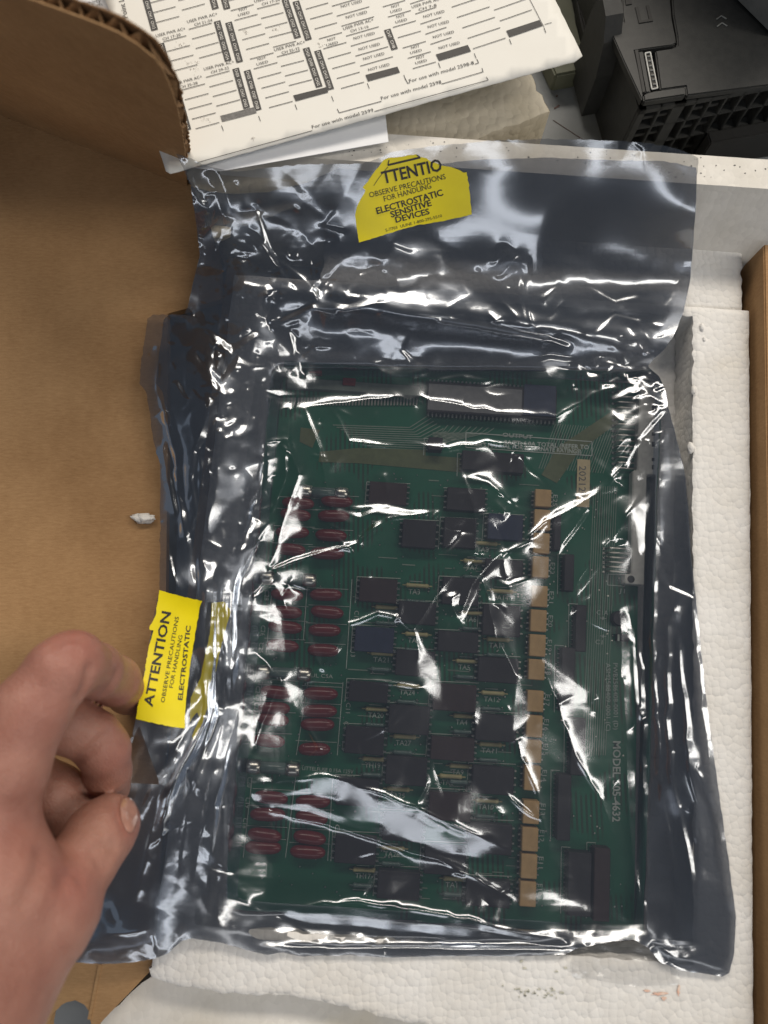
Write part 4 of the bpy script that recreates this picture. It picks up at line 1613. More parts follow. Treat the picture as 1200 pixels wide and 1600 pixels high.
def blur(a, r):
    if r <= 0:
        return a
    k = np.exp(-0.5 * (np.arange(-int(3 * r) - 1, int(3 * r) + 2) / r) ** 2)
    k /= k.sum()
    n = len(k) // 2
    b = np.pad(a, ((n, n), (0, 0)), 'edge')
    o = np.zeros_like(a)
    for i, w in enumerate(k):
        o += w * b[i:i + a.shape[0]]
    b = np.pad(o, ((0, 0), (n, n)), 'edge')
    o2 = np.zeros_like(a)
    for i, w in enumerate(k):
        o2 += w * b[:, i:i + a.shape[1]]
    return o2


base_c = tps(ctrl, PX[::6, ::6], PY[::6, ::6])
base_c = np.pad(base_c, ((0, 2), (0, 2)), 'edge')
base = upsample(base_c, 6, PX.shape)
base = base + 0.0022 * blur(inside([(420, 600), (1000, 600), (985, 1400), (385, 1380)], PX, PY).astype(float), 16)


# ---- how strongly the film is crumpled in each place
def gauss(x, y, rx, ry=None, ang=0):
    ry = ry or rx
    dx, dy = PX - x, PY - y
    c, s = math.cos(rad(ang)), math.sin(rad(ang))
    u, v = dx * c + dy * s, -dx * s + dy * c
    return np.exp(-(u / rx) ** 2 - (v / ry) ** 2)


amp = 0.55 + 0 * PX
for a, g in ((1.9, gauss(470, 440, 120, 80)), (1.5, gauss(340, 540, 110, 110)), (1.6, gauss(1000, 590, 70, 60)), (0.9, gauss(350, 760, 90, 200)), (0.6, gauss(600, 420, 110, 60)), (0.5, gauss(860, 430, 100, 50)),
             (0.6, gauss(500, 720, 90, 120)), (0.4, gauss(760, 820, 140, 120)), (0.7, gauss(300, 1380, 60, 120)), (0.6, gauss(1040, 1500, 80, 40)), (0.5, gauss(480, 960, 80, 80)), (0.6, gauss(310, 300, 60, 60))):
    amp = amp + a * g
amp *= 1 - 0.78 * blur(inside([(440, 640), (960, 640), (985, 1400), (385, 1380)], PX, PY).astype(float), 14)
amp *= 1 - 0.75 * gauss(900, 1250, 200, 220)
amp *= 1 - 0.93 * np.clip(1.3 * gauss(880, 330, 330, 90) + gauss(820, 480, 220, 70), 0, 1)
amp *= 1 - 0.6 * gauss(1090, 1150, 60, 300)
lab1 = [(561, 379), (555, 338), (558, 322), (571, 298), (567, 293), (584, 270), (600, 250), (606, 247), (628, 245), (650, 241), (656, 245), (666, 247), (672, 252), (679, 254), (690, 259), (705, 261), (716, 265), (724, 270), (729, 269), (732, 285), (735, 312), (737, 335), (695, 345), (650, 352), (610, 364)]
lab2 = [(249, 922), (280, 931), (316, 939), (312, 949), (306, 985), (298, 1033), (293, 1075), (291, 1090), (288.5, 1138), (270, 1136), (249, 1132), (228, 1127), (212, 1123), (221, 1075), (226, 1050), (232, 1014), (240, 985), (233, 984), (234, 978), (237, 974), (243, 962)]
lm = blur((inside(lab1, PX, PY) | inside(lab2, PX, PY)).astype(float), 5)
lmw = blur((inside(lab1, PX, PY) | inside(lab2, PX, PY)).astype(float), 12)
amp *= 1 - 0.7 * np.clip(lmw * 1.6, 0, 1)


def facets(pts, hts, edges=()):
    """piecewise linear crumple through scattered points"""
    v = [Vector((float(x), float(y))) for x, y in pts]
    r = delaunay_2d_cdt(v, list(edges), [], 0, 1e-4)
    ov, of, oin = r[0], r[2], r[3]
    oh = np.array([np.mean([hts[i] for i in ids]) if ids else 0.0 for ids in oin])
    oxy = np.array([tuple(p) for p in ov])
    H = np.zeros_like(PX)
    for t in of:
        if len(t) != 3:
            continue
        P = oxy[list(t)]
        h = oh[list(t)]
        ix0 = max(0, int((P[:, 0].min() - GX0) / GS))
        ix1 = min(GNX - 1, int((P[:, 0].max() - GX0) / GS) + 1)
        iy0 = max(0, int((P[:, 1].min() - GY0) / GS))
        iy1 = min(GNY - 1, int((P[:, 1].max() - GY0) / GS) + 1)
        if ix1 < ix0 or iy1 < iy0:
            continue
        X = PX[iy0:iy1 + 1, ix0:ix1 + 1]
        Y = PY[iy0:iy1 + 1, ix0:ix1 + 1]
        (xa, ya), (xb, yb), (xc, yc) = P
        D = (yb - yc) * (xa - xc) + (xc - xb) * (ya - yc)
        if abs(D) < 1e-9:
            continue
        l1 = ((yb - yc) * (X - xc) + (xc - xb) * (Y - yc)) / D
        l2 = ((yc - ya) * (X - xc) + (xa - xc) * (Y - yc)) / D
        l3 = 1 - l1 - l2
        m = (l1 >= -1e-6) & (l2 >= -1e-6) & (l3 >= -1e-6)
        sub = H[iy0:iy1 + 1, ix0:ix1 + 1]
        sub[m] = (l1 * h[0] + l2 * h[1] + l3 * h[2])[m]
    return H


def scatter(sp, jit=0.45, stretch=1.0, ang=0.0):
    xs = np.arange(-900, 900, sp)
    ys = np.arange(-1000, 1000, sp * stretch)
    X, Y = np.meshgrid(xs, ys)
    X = X + (np.arange(len(ys)) % 2)[:, None] * sp / 2
    X = X + rng.uniform(-jit, jit, X.shape) * sp
    Y = Y + rng.uniform(-jit, jit, Y.shape) * sp * stretch
    c, s = math.cos(rad(ang)), math.sin(rad(ang))
    U = X * c - Y * s + 630
    V = X * s + Y * c + 870
    m = (U > 60) & (U < 1220) & (V > 150) & (V < 1580)
    return np.stack([U[m], V[m]], 1)


p = scatter(78, 0.48)
F1 = facets(p, rng.normal(0, 0.0017, len(p)))
p = scatter(38, 0.48)
F2 = facets(p, rng.normal(0, 0.0007, len(p)))
p = scatter(19, 0.48)
F3 = facets(p, rng.normal(0, 0.00030, len(p)))
# long pleats running down the left side of the bag and along the right fold
p = scatter(26, 0.40, 7.0, 4)
FP = facets(p, rng.normal(0, 0.0022, len(p)))
p = scatter(13, 0.45, 7.0, 7)
FP += facets(p, rng.normal(0, 0.0008, len(p)))
p = scatter(30, 0.40, 9.0, -3)
FR = facets(p, rng.normal(0, 0.0015, len(p)))
p = scatter(22, 0.40, 6.0, 76)
FT = facets(p, rng.normal(0, 0.0010, len(p)))
mp = np.clip(gauss(325, 1000, 75, 430) * 1.3, 0, 1) * (1 - lmw)
mr_ = np.clip(gauss(1060, 1120, 55, 330) * 1.2, 0, 1)
mt = np.clip(gauss(640, 470, 330, 70) * 1.0, 0, 1)
knot = np.clip(gauss(470, 440, 120, 80) + gauss(345, 540, 90, 80) + gauss(1000, 590, 70, 55) + 0.5 * gauss(640, 430, 150, 60) + 0.4 * gauss(870, 430, 140, 60) + 0.5 * gauss(1060, 1500, 60, 30), 0, 1)
crum = amp * (1 - 0.7 * mp) * (1 - 0.5 * mr_) * (0.75 * F1 + 0.8 * F2) + F3 * (0.12 + 1.2 * knot) * (1 - 0.8 * np.clip(1.3 * gauss(880, 330, 330, 90), 0, 1)) * (1 - 0.9 * lmw) + 0.6 * FP * mp + 0.8 * FR * mr_ + FT * mt * 0.4
ridges = [
    [(1037, 640), (1000, 684), (978, 728), (930, 770), (856, 812), (808, 852), (752, 900), (721, 966)], [(752, 900), (766, 938), (778, 990), (808, 1050)], [(1030, 745), (1006, 760), (955, 848), (904, 920)],
    [(430, 890), (500, 862), (560, 846), (600, 812), (684, 797)], [(530, 797), (585, 793), (640, 800)], [(455, 642), (450, 690), (470, 742), (436, 850), (420, 900)], [(478, 640), (500, 700), (520, 790)],
    [(726, 746), (742, 790), (744, 862)], [(728, 744), (762, 752), (806, 792)], [(450, 640), (560, 626), (640, 618), (740, 640), (870, 652), (940, 610)], [(640, 560), (628, 590), (640, 618)],
    [(423, 905), (470, 980), (503, 1045), (545, 975), (590, 958), (625, 966), (645, 985), (680, 930), (712, 892)], [(560, 1060), (655, 1075), (600, 1140), (566, 1158)], [(400, 1020), (440, 1062), (420, 1110), (392, 1180)],
    [(395, 1225), (510, 1212), (600, 1240), (700, 1285), (790, 1326)], [(395, 1262), (540, 1296), (700, 1350), (800, 1404)], [(435, 1420), (560, 1408), (700, 1430), (860, 1470)],
    [(845, 1030), (905, 1190), (940, 1250), (955, 1300)], [(968, 950), (974, 1056), (985, 1300), (1000, 1420)], [(620, 690), (700, 700), (760, 690), (860, 700)], [(520, 640), (545, 690), (640, 700)], [(800, 1150), (840, 1240), (860, 1340)], [(470, 1120), (500, 1170), (470, 1200)]]
rp, rh, re_ = [], [], []
for rr in ridges:
    sg = subdivide(rr, 34, 2.5, False)
    k0_ = len(rp)
    for q_ in sg:
        rp.append(q_)
        rh.append(0.0016 + rng.normal(0, 0.0004))
    re_ += [(k0_ + i_, k0_ + i_ + 1) for i_ in range(len(sg) - 1)]
ra = np.array(rp)
for q_ in scatter(66, 0.5):
    if ((ra - q_) ** 2).sum(1).min() > 30 ** 2:
        rp.append(tuple(q_))
        rh.append(-0.0006 + rng.normal(0, 0.00035))
FRG = facets(rp, rh, re_)
FRG = 0.75 * blur(FRG, 4.5) + 0.35 * FRG
bm_ = blur(inside([(425, 600), (1000, 600), (1010, 900), (985, 1440), (385, 1425)], PX, PY).astype(float), 10)
crum = crum + FRG * bm_ * (1 - 0.45 * gauss(870, 1230, 130, 220)) + F3 * 0.9 * gauss(600, 1275, 210, 42, 16) + F3 * 0.7 * gauss(640, 1445, 240, 26, 4)


def ridge_line(H, pts, a, w):
    """thin sharp crease, fading at its ends"""
    pts = np.array(pts, float)
    x0, y0 = pts.min(0) - 5 * w
    x1, y1 = pts.max(0) + 5 * w
    j0, j1 = max(0, int((x0 - GX0) / GS)), min(GNX, int((x1 - GX0) / GS) + 2)
    i0_, i1_ = max(0, int((y0 - GY0) / GS)), min(GNY, int((y1 - GY0) / GS) + 2)
    if j1 <= j0 or i1_ <= i0_:
        return
    X, Y = PX[i0_:i1_, j0:j1], PY[i0_:i1_, j0:j1]
    best = np.full(X.shape, 1e9)
    along = np.zeros(X.shape)
    L = np.concatenate([[0], np.cumsum(np.linalg.norm(np.diff(pts, axis=0), axis=1))])
    for k in range(len(pts) - 1):
        ab = pts[k + 1] - pts[k]
        t = np.clip(((X - pts[k, 0]) * ab[0] + (Y - pts[k, 1]) * ab[1]) / (ab @ ab), 0, 1)
        d = np.hypot(X - pts[k, 0] - t * ab[0], Y - pts[k, 1] - t * ab[1])
        m = d < best
        best[m] = d[m]
        along[m] = ((L[k] + t * np.linalg.norm(ab)) / L[-1])[m]
    H[i0_:i1_, j0:j1] += a * np.exp(-best / w) * np.sin(np.pi * np.clip(along, 0.02, 0.98)) ** 0.6


CR = np.zeros_like(PX)
inb = lambda F, x, y: F[int(np.clip((y - GY0) / GS, 0, GNY - 1)), int(np.clip((x - GX0) / GS, 0, GNX - 1))]
for k in range(520):
    x, y = rng.uniform(230, 1120), rng.uniform(240, 1500)
    dn = 0.16 + 1.2 * inb(knot, x, y) + 0.25 * inb(gauss(620, 800, 260, 240), x, y)
    if rng.uniform() > dn or inb(lmw, x, y) > 0.05 or inb(gauss(880, 360, 180, 110), x, y) > 0.5:
        continue
    an = rng.uniform(0, math.pi)
    L = rng.uniform(14, 75) if inb(knot, x, y) < 0.4 else rng.uniform(10, 34)
    pts = [(x, y)]
    for _ in range(4):
        an += rng.normal(0, 0.22)
        pts.append((pts[-1][0] + L / 4 * math.cos(an), pts[-1][1] + L / 4 * math.sin(an)))
    ridge_line(CR, pts, rng.choice([-1, 1, 1]) * rng.uniform(0.0003, 0.0008), rng.uniform(2.5, 5.0))
for rr in ridges:
    ridge_line(CR, subdivide(rr, 16, 1.2, False), 0.0010, 4.5)
for rr in ([(1042, 640), (1030, 760), (1022, 900), (1020, 1050), (1034, 1250), (1060, 1400)], [(1052, 880), (1042, 1050), (1048, 1200), (1076, 1340), (1090, 1440)], [(1000, 980), (1004, 1200), (1012, 1400)], [(1070, 760), (1084, 950), (1104, 1150), (1130, 1350)], [(1060, 1000), (1076, 1180), (1100, 1330)]):
    ridge_line(CR, subdivide(rr, 22, 1.5, False), rng.choice([1, 1, -1]) * 0.0014, 5.5)
# fine crinkles where the film is bunched at the upper left and right corners
for k in range(330):
    cx_, cy2_, sx_, sy_ = [(345, 540, 75, 60), (420, 440, 90, 55), (310, 380, 30, 70), (1000, 592, 45, 32), (330, 690, 60, 90)][int(rng.integers(0, 5))]
    x, y = rng.normal(cx_, sx_), rng.normal(cy2_, sy_)
    if inb(lmw, x, y) > 0.05:
        continue
    an = rng.uniform(0, math.pi)
    L = rng.uniform(8, 30)
    pts = [(x, y)]
    for _ in range(3):
        an += rng.normal(0, 0.3)
        pts.append((pts[-1][0] + L / 3 * math.cos(an), pts[-1][1] + L / 3 * math.sin(an)))
    ridge_line(CR, pts, rng.choice([-1, 1]) * rng.uniform(0.00025, 0.0006), rng.uniform(1.8, 3.2))
# pleats down the left side
for k in range(46):
    y0 = rng.uniform(520, 1250)
    t0 = rng.uniform(0.04, 0.98)
    Lp = rng.uniform(110, 380)
    pts = []
    for q_ in np.linspace(0, 1, 9):
        yy = min(1462, y0 + Lp * q_)
        xl = np.interp(yy, [500, 600, 700, 920, 1120, 1240, 1500], [235, 226, 255, 262, 300, 215, 150])
        xr = np.interp(yy, [500, 620, 740, 900, 1050, 1250, 1450], [440, 450, 462, 415, 385, 365, 345])
        cvg = 0.5 + (t0 - 0.5) * (1 - 0.45 * math.exp(-((yy - 940) / 120.0) ** 2))
        pts.append((xl + (xr - xl) * cvg + rng.normal(0, 1.2), yy))
    ridge_line(CR, pts, rng.choice([-1, 1, 1]) * rng.uniform(0.0004, 0.0011), rng.uniform(2.6, 6.0))
crum = 0.62 * crum + CR * (1 - 0.9 * lmw)
crum = blur(crum, 0.7)
# rolled folds across the top
roll = 0.0042 * np.exp(-((PY - 482 - (PX - 600) * 0.13) / 24) ** 2) * gauss(740, 500, 300, 200) - 0.0020 * np.exp(-((PY - 432 - (PX - 600) * 0.03) / 26) ** 2) * gauss(760, 430, 300, 200)
base = base + 0.005 * mp * (1 - lmw) + 0.0015 * mr_
h0 = base + crum + roll

# ---- creases and facets that lean towards the ceiling lamp
strokes = [  # polyline, half width px, weight
    ([(602, 572), (620, 580), (655, 572)], 9, 1), ([(626, 590), (640, 618), (655, 606)], 11, 1), ([(620, 612), (650, 628)], 4, .8),
    ([(530, 797), (560, 804), (585, 796), (640, 800), (684, 797)], 4, 1), ([(532, 806), (548, 812)], 6, .8), ([(566, 836), (580, 822), (600, 812)], 4, .8), ([(684, 797), (672, 808)], 3, 1),
    ([(424, 888), (460, 872), (500, 862), (560, 846)], 2.5, .9),
    ([(470, 742), (452, 790), (436, 850), (420, 900)], 2.5, .9), ([(455, 642), (450, 690), (468, 738)], 2.2, .8), ([(478, 640), (500, 700), (510, 748), (520, 790)], 2.0, .7),
    ([(726, 746), (742, 790), (746, 830), (744, 862)], 2.4, .9), ([(728, 744), (762, 752), (790, 772), (806, 790)], 2.2, .8), ([(782, 782), (794, 792), (802, 782)], 7, 1), ([(795, 795), (790, 808)], 4, .8),
    ([(752, 900), (740, 918), (730, 944), (721, 966)], 3.4, 1), ([(700, 928), (712, 926), (710, 944), (720, 966)], 4, 1), ([(697, 988), (702, 978)], 3, .7),
    ([(766, 938), (774, 966), (778, 990), (808, 1050)], 5, 1), ([(766, 938), (786, 950)], 2.5, .8),
    ([(780, 905), (792, 910), (822, 901)], 4, .9),
    ([(1036, 644), (1020, 660), (1000, 684), (986, 708), (978, 728), (958, 748), (930, 770), (890, 794), (856, 812)], 3.0, 1), ([(856, 812), (830, 842), (808, 852), (786, 862), (752, 900)], 2.6, .95),
    ([(936, 720), (950, 728), (962, 712), (980, 690)], 6, .9), ([(970, 704), (985, 700)], 6, .7),
    ([(874, 866), (880, 852), (910, 812), (918, 800)], 2.4, .8), ([(832, 858), (872, 868)], 2.0, .7),
    ([(904, 920), (920, 892), (940, 868), (955, 848), (972, 846)], 5, .9), ([(955, 848), (960, 800), (990, 775), (1006, 760)], 10, .65), ([(1000, 800), (1002, 860)], 6, .5), ([(940, 800), (970, 780)], 6, .5),
    ([(1042, 640), (1034, 740), (1028, 800)], 1.8, .8), ([(1034, 898), (1044, 915), (1082, 932)], 3.5, .8),
    ([(978, 960), (982, 980), (976, 1010), (972, 1056)], 3.2, .9), ([(988, 984), (992, 1030), (996, 1100)], 1.8, .8), ([(980, 984), (986, 998)], 4, .9),
    ([(398, 1246), (440, 1240), (480, 1236), (510, 1226)], 5, .7), ([(500, 1228), (540, 1236), (570, 1256)], 16, 1), ([(560, 1266), (600, 1272), (630, 1290)], 18, 1), ([(610, 1282), (660, 1302), (700, 1318), (750, 1326)], 17, 1), ([(410, 1256), (480, 1262), (540, 1284), (600, 1300)], 6, .7), ([(590, 1252), (640, 1268), (690, 1296)], 6, .8),
    ([(744, 1330), (764, 1316)], 10, .6), ([(795, 1350), (830, 1352)], 9, .35),
    ([(446, 1426), (480, 1434), (540, 1436), (600, 1444), (680, 1452), (740, 1458)], 10, 1), ([(520, 1420), (600, 1432), (640, 1432)], 6, .8), ([(700, 1440), (760, 1450), (850, 1470), (878, 1474)], 6, .8), ([(600, 1482), (640, 1484), (660, 1480)], 4, .6),
    ([(690, 500), (740, 506), (800, 518), (860, 528), (888, 538)], 5, .7), ([(600, 476), (640, 484), (700, 492)], 6, .55), ([(640, 520), (628, 545), (640, 560), (660, 570)], 2.6, .8),
    ([(360, 690), (352, 720), (344, 770), (330, 830)], 7, .8), ([(330, 640), (318, 680), (308, 700)], 5, .7), ([(392, 640), (384, 690), (374, 740), (366, 800), (352, 860)], 4, .7), ([(306, 700), (300, 750), (308, 800), (300, 830)], 3, .7), ([(345, 820), (352, 840), (346, 880)], 4, .7),
    ([(424, 905), (400, 930), (384, 970), (372, 1010), (362, 1040)], 4, .9), ([(355, 1040), (335, 1100), (318, 1160), (300, 1220), (280, 1290)], 2.4, .6), ([(372, 1060), (366, 1120), (350, 1180), (338, 1230), (316, 1290)], 3.4, .7), ([(268, 730), (258, 700), (268, 760), (276, 800)], 3, .7), ([(262, 850), (272, 900), (288, 930)], 2, .6),
    ([(330, 1030), (322, 1050), (318, 1064)], 3.5, .8), ([(345, 1020), (338, 1032)], 2.5, .8),
    ([(258, 1340), (240, 1410), (238, 1460), (244, 1490)], 2.2, .8), ([(190, 1495), (215, 1480), (232, 1462)], 2.6, .8), ([(176, 1420), (182, 1436)], 4, .8), ([(262, 1490), (284, 1466)], 3, .8),
    ([(1000, 1500), (1020, 1470), (1050, 1500), (1090, 1516)], 4, .7), ([(1064, 1500), (1080, 1510)], 5, .7), ([(1007, 1410), (1012, 1440), (1016, 1464)], 3, .7),
    ([(545, 455), (560, 430), (592, 418)], 4, .8), ([(500, 470), (540, 480), (580, 470)], 5, .8), ([(440, 500), (490, 476), (520, 486)], 4, .8), ([(392, 360), (430, 400), (470, 430), (486, 446)], 2.6, .8), ([(520, 330), (505, 352), (536, 360)], 3, .7), ([(600, 400), (612, 380), (640, 392)], 3, .6),
    ([(770, 400), (786, 384), (800, 395), (780, 420)], 7, .9), ([(812, 420), (815, 470), (822, 500)], 2.6, .9), ([(828, 402), (826, 460)], 2, .7), ([(850, 460), (868, 448), (856, 472)], 3.5, .8), ([(920, 446), (960, 470), (995, 462)], 2.6, .7), ([(930, 520), (960, 490), (1000, 500)], 2.6, .6), ([(1000, 500), (1002, 540)], 2, .7),
    ([(330, 270), (345, 300), (352, 330)], 7, .6), ([(290, 250), (300, 290), (320, 320)], 4, .5),
    ([(560, 1440), (620, 1424)], 2, .5), ([(470, 1040), (520, 1052), (570, 1052)], 2.4, .35), ([(655, 1075), (620, 1110), (600, 1140), (566, 1158)], 3.5, .5),
    ([(400, 320), (420, 390), (450, 440)], 3, .7), ([(340, 470), (380, 440), (430, 450)], 3, .8), ([(330, 520), (360, 545), (400, 520)], 4, .8), ([(350, 590), (370, 560), (395, 570)], 4, .7), ([(250, 600), (275, 595), (290, 620)], 3, .8), ([(470, 560), (490, 540), (480, 600)], 3, .8), ([(455, 520), (470, 590), (460, 640)], 2.4, .8),
    ([(940, 560), (985, 575), (1010, 560)], 3, .7), ([(960, 620), (1000, 600), (1030, 620)], 4, .8), ([(800, 570), (860, 556), (900, 562)], 4, .6), ([(690, 590), (720, 585), (760, 592)], 3, .5),
]
msk = np.zeros_like(PX)
Sx = np.zeros_like(PX)
Sy = np.zeros_like(PX)


def seg_dist(a, b):
    a = np.array(a, float)
    b = np.array(b, float)
    ab = b - a
    t = np.clip(((PX - a[0]) * ab[0] + (PY - a[1]) * ab[1]) / (ab @ ab), 0, 1)
    return np.hypot(PX - a[0] - t * ab[0], PY - a[1] - t * ab[1])


P0 = WA(PX, PY, base)
dv = CAM[None, None] - P0
dist = np.linalg.norm(dv, axis=-1, keepdims=True)
rx, ry, rz = ray(PX, PY)
D3 = np.stack([rx + 0 * PX, ry + 0 * PX, rz + 0 * PX], -1)
tt = (base - CAM[2]) / D3[..., 2]
ddx = np.array([1 / FPX, 0, 0])
ddy = np.array([0, -CT / FPX, -ST / FPX])
hr = (TUBE_Z - P0[..., 2]) / (CAM[2] - P0[..., 2])


def slopes(L):
    """film slope (per grid step) that mirrors lamp point L to the eye"""
    dl = L - P0
    dl = dl / np.linalg.norm(dl, axis=-1, keepdims=True)
    nb = dl + dv / dist
    nb /= np.linalg.norm(nb, axis=-1, keepdims=True)
    nd = (nb * D3).sum(-1)
    o = []
    for dd in (ddx, ddy):
        dt = -tt * (nb @ dd) / nd
        o.append((dt * D3[..., 2] + tt * dd[2]) * GS)
    return o


LA = np.stack([np.clip(P0[..., 0] + (P0[..., 0] - CAM[0]) * hr, -0.8, 1.5), 0 * PX + TUBE_Y, 0 * PX + TUBE_Z], -1)
LB = np.stack([0 * PX + TUBE_X, np.clip(P0[..., 1] + (P0[..., 1] - CAM[1]) * hr, -1.3, 0.8), 0 * PX + TUBE_Z], -1)
gA = slopes(LA)
LC = np.stack([np.clip(P0[..., 0] + (P0[..., 0] - CAM[0]) * hr, -1.0, 0.75), 0 * PX - 1.30, 0 * PX + 1.45], -1)
gC = slopes(LC)
gB = slopes(LB)
wob = 0.35 * F2 / 0.0007 + 0.3 * F3 / 0.0003
for pts, hw, wt in strokes:
    for a, b in zip(pts, pts[1:]):
        d = seg_dist(a, b)
        hw_ = max(hw * 1.1, 2.4) * (1 + 0.35 * np.clip(wob, -1.2, 1.5))
        m = min(1.0, wt * 1.25) * np.clip((hw_ - d) / (2.0 if hw < 9 else 9.0) + 0.5, 0, 1)
        e = np.array(b, float) - np.array(a, float)
        e /= np.linalg.norm(e)
        ax_, ay_ = -e[1], e[0]
        sA = gA[1] / (ay_ if abs(ay_) > 0.18 else 1e-3)
        sC = gC[1] / (ay_ if abs(ay_) > 0.18 else 1e-3)
        sA = np.where(np.abs(sC) < np.abs(sA), sC, sA)
        sB = gB[0] / (ax_ if abs(ax_) > 0.18 else 1e-3)
        s = np.where(np.abs(sA) < np.abs(sB), sA, sB)
        s = np.clip(s, -0.00045 * GS, 0.00045 * GS)
        if hw >= 9:
            gx_, gy_ = 0 * PX, 1.44 * np.where(np.abs(gC[1]) < np.abs(gA[1]), gC[1], gA[1])
        else:
            gx_, gy_ = 1.12 * s * ax_ * (1 + 0.12 * np.clip(wob, -2, 2)), 1.12 * s * ay_ * (1 + 0.12 * np.clip(wob, -2, 2))
        k = m > msk
        msk = np.where(k, m, msk)
        Sx = np.where(k, gx_, Sx)
        Sy = np.where(k, gy_, Sy)
msk = blur(msk, 0.5) * (1 - 0.8 * lmw)
ex = np.zeros_like(h0)
ey = np.zeros_like(h0)
ex[:, :-1] = np.diff(h0, axis=1)
ey[:-1] = np.diff(h0, axis=0)
Gx = ex * (1 - msk) + Sx * msk
Gy = ey * (1 - msk) + Sy * msk
Gx[:, -1] = 0
Gy[-1] = 0
div = Gx.copy()
div[:, 1:] -= Gx[:, :-1]
div += Gy
div[1:] -= Gy[:-1]
lam = 1 / 56.0 ** 2
rhs = div - lam * h0
big = np.concatenate([np.concatenate([rhs, rhs[:, ::-1]], 1), np.concatenate([rhs[::-1], rhs[::-1, ::-1]], 1)], 0)
ky = 2 * np.cos(2 * np.pi * np.arange(2 * GNY) / (2 * GNY)) - 2
kx = 2 * np.cos(2 * np.pi * np.arange(GNX + 1) / (2 * GNX)) - 2
sol = np.fft.irfft2(np.fft.rfft2(big) / (ky[:, None] + kx[None] - lam), big.shape)
hh = sol[:GNY, :GNX]

# the film never dips into what lies under it
rim_mask = ~inside([(352, 486), (1074, 490), (1086, 1476), (352, 1470)], PX, PY)
sup = np.where(rim_mask, Z_TRAY + 0.0014, ZB + 0.0073)
sup = np.where((PX < 245), Z_LID + 0.0035, sup)
sup = np.where(inside([(940, 590), (1040, 590), (1030, 930), (940, 930)], PX, PY), ZB + 0.0078, sup)
sup = blur(sup, 3)
ks = 0.0012
hh = sup + 0.5 * ((hh - sup) + np.sqrt((hh - sup) ** 2 + ks ** 2))
hh = np.where(lmw > 0.02, hh * (1 - np.clip(lmw * 1.5, 0, 1)) + blur(hh, 4.5) * np.clip(lmw * 1.5, 0, 1), hh)

fm_ = np.clip(1.7 * gauss(890, 325, 210, 62), 0, 1) * (1 - np.clip(lmw * 3, 0, 1))
hh = hh * (1 - fm_) + blur(hh, 11) * fm_


def samp(F, x, y):
    xi = np.clip((np.asarray(x, float) - GX0) / GS, 0, GNX - 1.001)
    yi = np.clip((np.asarray(y, float) - GY0) / GS, 0, GNY - 1.001)
    x0, y0 = xi.astype(int), yi.astype(int)
    fx, fy = xi - x0, yi - y0
    return F[y0, x0] * (1 - fx) * (1 - fy) + F[y0, x0 + 1] * fx * (1 - fy) + F[y0 + 1, x0] * (1 - fx) * fy + F[y0 + 1, x0 + 1] * fx * fy


bag = empty('shielding_bag', W(700, 900, Z_RECESS + 0.0005), 'crinkled clear grey static shielding bag held over the foam tray', 'bag')
outl = subdivide(front_outline, 6, 0.5)
P, f = grid_patch(outl, 1.6)
v = WA(P[:, 0], P[:, 1], samp(hh, P[:, 0], P[:, 1]))
link('front_film', v, f, M['film'], bag, True)

# back film: under the board in the slot, close below the front film elsewhere
P, f = grid_patch(subdivide(back_outline, 8, 0.4), 5.0, [[(217, 1132), (184, 1222), (250, 1226)]])
_, de = near_poly(front_outline, P)
h = samp(blur(h0, 4), P[:, 0], P[:, 1])
hf = samp(hh, P[:, 0], P[:, 1])
gap = 0.0006 + np.minimum(de * 0.00007, 0.0016) + 0.0045 * np.clip(samp(mp, P[:, 0], P[:, 1]), 0, 1) * np.clip(de / 60, 0, 1)
zl = np.minimum(h, hf) - gap
inrec = inside([(425, 572), (1034, 580), (1006, 1466), (352, 1420)], PX, PY).astype(float)
inrec = samp(np.clip(blur(inrec, 7) * 2 - 1, 0, 1), P[:, 0], P[:, 1])
ripple = samp(blur(F1 * 0.5 + F2 * 0.7, 1.0), P[:, 0], P[:, 1])
zl = zl * (1 - inrec) + 0.0559 * inrec
flapm = samp(np.clip(1.4 * gauss(860, 330, 380, 100), 0, 1), P[:, 0], P[:, 1])
zl = zl + ripple * (1 - inrec) * (1 - 0.92 * flapm) * 0.6 * np.clip(de / 40, 0, 1) * 0.8
rimf = samp(blur(rim_mask.astype(float), 3), P[:, 0], P[:, 1])
zl = np.where((inrec < 0.35) & (rimf > 0.4), np.maximum(zl, Z_TRAY + 0.0009), zl)
zl = np.minimum(zl, hf - 0.0004)
link('back_film', WA(P[:, 0], P[:, 1], zl), f, M['film2'], bag, True)


def on_bag(off):
    return lambda x, y: WA(x, y, samp(hh, x, y) + off)


def film_label(poly, name, step=2.0):
    P, f = grid_patch(subdivide(poly, 4, 0.35), step)
    up = WA(P[:, 0], P[:, 1], samp(hh, P[:, 0], P[:, 1]) + 0.00045)
    return link(name, up, f, M['yellow'], bag, True)


